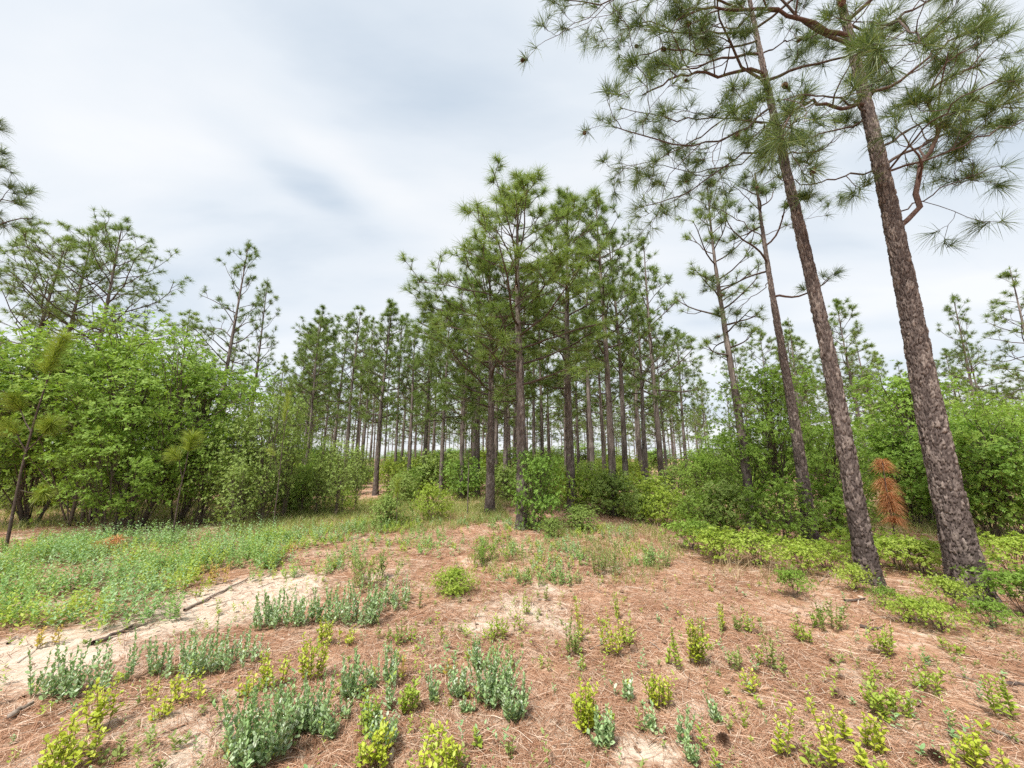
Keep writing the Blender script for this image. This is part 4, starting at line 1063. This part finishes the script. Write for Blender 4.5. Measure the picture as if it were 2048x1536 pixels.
# middle distance herbs and little bushes
for i, (nm, px, py, hp, wp, ns, tw, mt, lab, lf) in enumerate([
    ('feathery_bush', 740, 1172, 70, 110, 22, 3, 'leaf_olive', 'feathery olive bush above the blue-green row', .05),
    ('feathery_bush', 975, 1125, 62, 95, 22, 3, 'leaf_oak', 'dark feathery bush in the middle of the clearing', .05),
    ('feathery_bush', 1212, 1145, 68, 70, 20, 3, 'leaf_olive', 'grey-green bush right of the middle of the clearing', .04),
    ('herb_patch', 1060, 1165, 34, 70, 26, 1, 'leaf_herb', 'left bluish herb clump right of the fine leaved bush', .04),
    ('herb_patch', 1135, 1165, 30, 60, 20, 1, 'leaf_herb', 'right bluish herb clump before the grey-green bush', .04),
    ('herb_patch', 1310, 1135, 50, 55, 18, 2, 'leaf_herb', 'bluish bush left of the lime low bushes', .045),
    ('herb_patch', 690, 1135, 30, 60, 18, 1, 'leaf_lime', 'low lime herb left of the feathery olive bush', .035),
    ('herb_patch', 865, 1095, 20, 60, 14, 1, 'leaf_herb', 'flat bluish herb above the fine leaved bush', .04),
    ('herb_patch', 1245, 1075, 26, 90, 20, 1, 'leaf_olive', 'pale herb at the back of the clearing', .04),
    ('herb_patch', 1100, 1130, 26, 110, 26, 1, 'leaf_lime', 'yellowish low herb behind the bluish clumps', .035),
    ('herb_patch', 1010, 1150, 20, 60, 14, 1, 'leaf_lime', 'yellowish low herb before the dark feathery bush', .035),
    ('herb_patch', 1180, 1115, 22, 60, 14, 1, 'leaf_olive', 'small pale herb left of the grey-green bush', .035),
    ('herb_patch', 60, 1095, 34, 120, 26, 1, 'leaf_deep', 'dark low herb under the left thicket', .05),
]):
    LEAF.setdefault(mt, LEAF['leaf_oak'])
    plant(nm, lab, 'plant', px, py, hp, wp, ns, mt, 900 + i, lf, .022, False, .22 if nm == 'feathery_bush' else .1, .1, .35, 'herb_stem', 'herbs of the middle distance', tw, .003, .4, .4)

bush_at('fine', 'fine_leaved_bush', 907, 1188, 1142, 'dense fine leaved green bush standing alone on the straw', 'shrub', .4, 1.3)

# ------------------------------------------------------------------ the green mat of low herbs, grass and fallen needles (uncountable)
def poly(px): return np.array([gp(x, y)[:2] for x, y in px])
def inside(P, pg):
    x, y = P[:, 0], P[:, 1]; c = np.zeros(len(P), bool); n = len(pg)
    for i in range(n):
        x1, y1 = pg[i]; x2, y2 = pg[(i + 1) % n]
        c ^= ((y1 > y) != (y2 > y)) & (x < (x2 - x1) * (y - y1) / (y2 - y1 + 1e-12) + x1)
    return c
def scatter(rng, pg, dens, nscale, thr, seed):
    lo, hi = pg.min(0), pg.max(0); n = int((hi - lo).prod() * dens)
    P = lo + rng.random((n, 2)) * (hi - lo)
    P = P[inside(P, pg)]
    return P[fbm(P[:, 0] * nscale, P[:, 1] * nscale, seed) + rng.normal(0, .05, len(P)) > thr]
def herb_mat(name, label, matn, seed, dmul, thr0, hmul):
    rng = np.random.default_rng(seed)
    mb = MB()
    regs = [([(-260, 1105), (0, 1100), (130, 1092), (300, 1082), (420, 1075), (560, 1068), (598, 1090), (550, 1140), (440, 1148), (372, 1180), (360, 1245), (240, 1268), (60, 1266), (-150, 1280)], 250, .0, .30),
            ([(560, 1062), (700, 1050), (840, 1040), (840, 1058), (720, 1078), (640, 1098), (570, 1108)], 150, -.02, .22),
            ([(380, 1180), (560, 1120), (700, 1100), (760, 1140), (560, 1160), (420, 1210)], 60, .06, .16),
            ([(640, 1060), (1000, 1040), (1250, 1060), (1330, 1120), (1180, 1180), (1000, 1170), (900, 1120), (700, 1110)], 60, .05, .15)]
    for px, dens, thr, hh in regs:
        P = scatter(rng, poly(px), dens * dmul * 1.15, 2.0, thr0 + thr, seed)
        n = len(P); z = gh(P[:, 0], P[:, 1]); h = hmul * hh * rng.uniform(.5, 1.15, n) * (.35 + 1.3 * fbm(P[:, 0] * 2.0, P[:, 1] * 2.0, seed))
        k = 15
        tilt = rng.normal(0, .22, (n, 2))
        t = np.tile(np.linspace(.12, 1, k), n); I = np.repeat(np.arange(n), k)
        c = np.stack([P[I, 0] + tilt[I, 0] * t * h[I], P[I, 1] + tilt[I, 1] * t * h[I], z[I] + t * h[I]], 1)
        a = np.tile(np.arange(k) * 2.4, n) + np.repeat(rng.uniform(0, 6.28, n), k)
        e = .5 + rng.normal(0, .25, n * k)
        d = np.stack([np.cos(a) * np.cos(e), np.sin(a) * np.cos(e), np.sin(e)], 1)
        nn = np.stack([-np.cos(a) * np.sin(e), -np.sin(a) * np.sin(e), np.cos(e)], 1) + rng.normal(0, .3, (n * k, 3))
        l = .055 * rng.uniform(.6, 1.2, n * k) * (1.15 - .5 * t)
        add_leaves(mb, c, d, nn, l, l * .42, DIAMOND)
    o = link(name, mb.mesh(name, M[matn]), None, 'stuff')
    tag(o, label, 'ground cover')
herb_mat('ground_herbs', 'green mat of low leafy herbs spread over the sand at left', 'leaf_herb', 31, .62, .455, 1.0)
herb_mat('lime_ground_herbs', 'yellower low herbs mixed into the green mat at left', 'leaf_lime', 35, .45, .465, .8)
herb_mat('bluish_ground_herbs', 'bluish low herbs mixed into the green mat at left', 'leaf_mat', 38, .42, .475, 1.15)
def grass(name, label, regs, matn, seed, hmul=1.0, wdt=.0045):
    rng = np.random.default_rng(seed); mb = MB()
    for px, dens, thr, h in regs:
        P = scatter(rng, poly(px), dens, 1.0, thr, seed)
        n = len(P)
        if not n: continue
        B = np.stack([P[:, 0], P[:, 1], gh(P[:, 0], P[:, 1]) - .005], 1)
        d = nrm(rng.normal(size=(n, 3)) * [.45, .45, 0] + [0, 0, 1]); l = (h * hmul * rng.uniform(.5, 1.2, n))[:, None]
        s = nrm(np.cross(d, rng.normal(size=(n, 3)))) * wdt * .5 * (1 + B[:, 1:2] * .08)
        Mi = B + d * l * .6; E = B + d * l + nrm(rng.normal(size=(n, 3)) * [1, 1, 0]) * l * .3 * [1, 1, 0] - [0, 0, .02]
        V = np.stack([B - s, B + s, Mi + s * .8, Mi - s * .8, E], 1).reshape(-1, 3); i = np.arange(n)[:, None] * 5
        mb.add(V, i + np.array([[0, 1, 2, 3]]), i + np.array([[3, 2, 4]]))
    o = link(name, mb.mesh(name, M[matn]), None, 'stuff')
    tag(o, label, 'grass')
grass('grass', 'thin green and straw coloured grass at the back of the clearing',
      [([(430, 1062), (560, 1040), (740, 1000), (1000, 1012), (1020, 1040), (900, 1062), (640, 1070), (500, 1085)], 520, .30, .24),
       ([(1000, 1075), (1300, 1050), (1380, 1100), (1300, 1170), (1000, 1170), (930, 1120)], 380, .38, .17),
       ([(540, 1130), (700, 1110), (760, 1190), (640, 1210), (520, 1190)], 160, .46, .12),
       ([(-400, 1040), (700, 1000), (1020, 985), (1400, 1000), (2400, 1040), (2100, 1090), (1400, 1050), (900, 1010), (500, 1045), (-300, 1085)], 200, .32, .28),
       ([(1000, 1200), (1500, 1150), (1900, 1250), (1900, 1400), (1200, 1500)], 45, .5, .08)], 'grass', 41)
grass('dry_grass', 'tan dry grass stems at the foot of the lime low bushes',
      [([(1400, 1150), (1500, 1110), (1600, 1150), (1680, 1180), (1660, 1240), (1560, 1200)], 200, .42, .34),
       ([(1700, 1250), (1900, 1280), (2100, 1250), (2100, 1300), (1800, 1300)], 160, .42, .25),
       ([(1180, 1060), (1330, 1050), (1360, 1150), (1250, 1170)], 90, .45, .25)], 'dry_grass', 42)
def straw():
    rng = np.random.default_rng(61)
    mb = MB()
    n = 300000
    # more needles close to the camera, where each one shows
    d = 1.5 + 12 * rng.random(n) ** 2.0; a = rng.uniform(-1.08, 1.08, n)
    x, y = d * np.sin(a) * 1.15, d * np.cos(a)
    s = sand_at(x, y); keep = (rng.random(n) > np.clip(s * 1.0 - .12, 0, .72)) & (fbm(x * 3, y * 3, 71) + rng.normal(0, .12, n) > .30)
    x, y, d = x[keep], y[keep], d[keep]; n = len(x)
    th = rng.uniform(0, np.pi, n) + .6 * np.sin(x * 2.2) ; L = rng.uniform(.08, .22, n)
    lift = rng.uniform(.002, .014, n) + .022 * (rng.random(n) ** 4)
    cur = rng.normal(0, .25, n)
    def P(f):
        t = th + cur * f; px = x + np.cos(t) * L * f; py = y + np.sin(t) * L * f
        return np.stack([px, py, gh(px, py) + lift * (1 - .5 * abs(f)) + .002], 1)
    A_, B_, C_ = P(-.5), P(0), P(.5)
    w_ = (.0004 + .0002 * d)[:, None]; sd_ = np.stack([-np.sin(th), np.cos(th), rng.normal(0, .4, n)], 1) * w_
    V = np.stack([A_ - sd_, A_ + sd_, B_ + sd_, B_ - sd_, C_], 1).reshape(-1, 3); i = np.arange(n)[:, None] * 5
    mb.add(V, i + np.array([[0, 1, 2, 3]]), i + np.array([[3, 2, 4]]))
    o = link('pine_straw', mb.mesh('pine_straw', M['straw']), None, 'stuff')
    tag(o, 'fallen reddish brown pine needles lying over the sandy ground', 'pine straw')
straw()

def litter():
    """dead leaves, bark flakes and bits of twig lying among the needles"""
    rng = np.random.default_rng(62); mb = MB()
    n = 5200; d = 1.6 + 9 * rng.random(n) ** 1.8; a = rng.uniform(-1.08, 1.08, n)
    x, y = d * np.sin(a) * 1.15, d * np.cos(a)
    k = fbm(x * 2.2, y * 2.2, 91) + rng.normal(0, .08, n) > .42; x, y = x[k], y[k]; n = len(x)
    l = .05 * rng.uniform(.3, 1.2, n); dr = rng.normal(size=(n, 3)) * [1, 1, .25]
    add_leaves(mb, np.stack([x, y, gh(x, y) + rng.uniform(.004, .016, n)], 1), dr, rng.normal(size=(n, 3)) * .35 + [0, 0, 1], l, l * rng.uniform(.25, .6, n), OVATE)
    m = 900; d = 1.6 + 8 * rng.random(m) ** 1.6; a = rng.uniform(-1.08, 1.08, m); x, y = d * np.sin(a) * 1.15, d * np.cos(a)
    tl = []
    for i in range(m):
        p = crooked(rng, (x[i], y[i], 0), rng.normal(size=3) * [1, 1, 0], rng.uniform(.06, .3), 4, .18, 0)
        p[:, 2] = gh(p[:, 0], p[:, 1]) + rng.uniform(.006, .02); tl.append((p, np.linspace(.0035, .0018, 5) * rng.uniform(.6, 1.5)))
    add_tubes(mb, tl, 4)
    o = link('forest_litter', mb.mesh('forest_litter', M['litter']), None, 'stuff')
    tag(o, 'dead leaves, bark flakes and twig bits among the fallen needles', 'litter')
litter()
def weeds():
    """small seedlings and weeds too many to count between the larger plants"""
    rng = np.random.default_rng(63)
    for nm, matn, lab, N0, thr, sd_ in (('small_weeds', 'leaf_olive', 'tiny olive seedlings sprinkled over the straw', 900, .45, 15), ('tiny_lime_weeds', 'leaf_lime', 'tiny lime seedlings sprinkled over the straw', 620, .45, 25), ('tiny_bluish_weeds', 'leaf_mat', 'tiny bluish seedlings sprinkled over the straw and sand', 520, .46, 36)):
        mb = MB(); d = 1.9 + 8 * rng.random(N0 * 3) ** 1.3; a = rng.uniform(-1.0, 1.0, N0 * 3); x, y = d * np.sin(a) * 1.1, d * np.cos(a)
        k = fbm(x * 1.1, y * 1.1, sd_) + rng.normal(0, .06, len(x)) > thr; x, y = x[k][:N0], y[k][:N0]
        for i in range(len(x)):
            h = .04 + .17 * rng.random() ** 2; m = int(rng.integers(6, 15)); t = np.linspace(.2, 1, m); ti = rng.normal(0, .25, 2)
            c = np.stack([x[i] + ti[0] * t * h, y[i] + ti[1] * t * h, gh(x[i], y[i]) + t * h], 1)
            ph = np.arange(m) * 2.4 + rng.uniform(0, 6); e = rng.uniform(.1, .9, m)
            l = rng.uniform(.014, .034) * rng.uniform(.7, 1.2, m)
            add_leaves(mb, c, np.stack([np.cos(ph) * np.cos(e), np.sin(ph) * np.cos(e), np.sin(e)], 1), np.stack([-np.cos(ph) * np.sin(e), -np.sin(ph) * np.sin(e), np.cos(e)], 1) + rng.normal(0, .2, (m, 3)), l, l * .5, OVATE)
        o = link(nm, mb.mesh(nm, M[matn]), None, 'stuff'); tag(o, lab, 'weeds')
weeds()

# ------------------------------------------------------------------ fallen wood and cones
def stick(name, label, px, r, seed, mat_='dead', twigs=1, cat='branch'):
    rng = np.random.default_rng(seed)
    p = np.array([gp(x, y) for x, y in px]); p = resample(p, 10)
    p[:, 2] = gh(p[:, 0], p[:, 1]) + r * .9 + .004; p[1:-1] += rng.normal(0, r * .5, (8, 3)) * [1, 1, .3]
    b = p.mean(0); b[2] = float(gh(b[0], b[1]))
    root = thing(name, label, cat, b, group='fallen wood on the ground')
    mb = MB(); add_tubes(mb, [(p - b, r * np.linspace(1, .55, 10) * rng.uniform(.85, 1.15, 10))], 7)
    so = link('stick', mb.mesh('stick', M[mat_], True), root)
    for i in range(twigs):
        j = int(rng.integers(2, 8)); d = rng.normal(size=3) * [1, 1, .15] + [0, 0, .12]
        mb = MB(); add_tubes(mb, [(crooked(rng, p[j] - b, d, rng.uniform(.08, .22), 4, .2, 0), np.linspace(r * .4, r * .2, 5))], 5)
        link('twig', mb.mesh('twig', M[mat_], True), so)
for i, (px, r, lab, tw) in enumerate([
    ([(368, 1224), (430, 1192), (495, 1160)], .016, 'long grey branch lying on the pale sand', 2),
    ([(185, 1292), (220, 1278), (262, 1258)], .020, 'dark broken branch under the edge of the green mat', 1),
    ([(232, 1096), (285, 1084), (335, 1074)], .024, 'pale fallen branch before the left thicket', 1),
    ([(14, 1290), (30, 1275), (42, 1280)], .008, 'small curled twig on the sand at the left edge', 1),
    ([(12, 1442), (40, 1425), (66, 1412)], .018, 'weathered bark chunk at the lower left', 0),
    ([(782, 1402), (800, 1385), (822, 1364)], .007, 'thin pale stick beside the lime sprout', 0),
    ([(790, 1432), (800, 1438), (815, 1436)], .010, 'short brown chip below the thin pale stick', 0),
    ([(1690, 1205), (1712, 1204), (1730, 1200)], .014, 'brown bark piece before the second near trunk', 0),
    ([(1720, 1255), (1745, 1262), (1765, 1258)], .014, 'reddish bark piece left of the lime bush', 0),
    ([(1912, 1355), (1945, 1362), (1978, 1372)], .007, 'thin grey stick at right above the corner', 0),
    ([(1985, 1465), (2010, 1475), (2050, 1488)], .011, 'pale stick at the lower right edge', 0),
    ([(2015, 1372), (2035, 1374), (2060, 1376)], .016, 'charred dark stick at the right edge', 0),
    ([(1300, 1285), (1312, 1295), (1325, 1306)], .006, 'tiny stick beside the slender pale sprout', 0),
    ([(1180, 1300), (1200, 1292), (1215, 1282)], .005, 'fine twig between two yellow sprouts', 0),
    ([(470, 1415), (480, 1395), (492, 1380)], .006, 'short twig left of the bright small sprout', 0),
    ([(1640, 1165), (1655, 1150), (1668, 1142)], .008, 'grey twig under the lime bush left of the second trunk', 0),
    ([(1855, 1332), (1857, 1325), (1858, 1318)], .010, 'charred stub by the low olive sprout', 0),
]):
    stick('fallen_branch' if i < 4 else 'fallen_stick', lab, px, r, 40 + i, 'dead' if i not in (1, 7, 8, 11, 16) else 'limb', tw)
for i, (px, py, k, lab) in enumerate([
    (1452, 1484, 1.25, 'largest pine cone, open, on the straw at the bottom right of the middle'),
    (943, 1203, .7, 'small dark pine cone above the sandy patch'),
    (1275, 1308, 1.0, 'dark pine cone beside the lime sprout'),
    (1245, 1188, .8, 'far dark pine cone in the middle of the straw'),
    (1522, 1270, .9, 'pine cone right of the far sprout row'),
    (1366, 1232, .9, 'dark pine cone behind the thickest sprout'),
    (1690, 1402, 1.0, 'pine cone left of the wide lime sprout'),
    (1840, 1420, .9, 'pine cone right of the wide lime sprout'),
    (1872, 1516, 1.2, 'reddish pine cone near the lower right corner'),
    (1330, 1290, .7, 'small pine cone left of the slender pale sprout'),
    (596, 1502, .8, 'pine cone in front of the tall blue-green stems'),
    (1665, 1325, .8, 'pine cone on the dark straw right of the loose sprouts'),
]):
    rng = np.random.default_rng(700 + i); g = gp(px, py)
    o = link('pine_cone', CONE); o.location = (g[0], g[1], g[2] + .022 * k); o.rotation_euler = (R(90) + rng.normal(0, .15), rng.uniform(0, 6), rng.uniform(0, 6)); o.scale = (k * .72,) * 3
    tag(o, lab, 'pine cone', 'pine cones on the straw')
# the dead pine bough at the edge of the left thicket
def bough():
    rng = np.random.default_rng(88); b = gp(195, 1108)
    root = thing('dead_pine_bough', 'heap of dead orange pine needles on a fallen bough at left', 'branch', b)
    p = crooked(rng, (-.35, 0, .06), (1, .1, .5), .8, 8, .12, -.09)
    p[:, 2] = np.maximum(p[:, 2], .02)
    mb = MB(); add_tubes(mb, [(p, np.linspace(.014, .006, 9))], 6)
    link('stem', mb.mesh('bough_stem', M['limb'], True), root)
    mb = MB(); add_needles(mb, rng, p[2:], np.gradient(p, axis=0)[2:] + [0, 0, .1], 90, .24, .004, (20, 100), .7, .2, 2)
    link('needles', mb.mesh('bough_needles', M['needle_dead']), root, 'stuff')
bough()
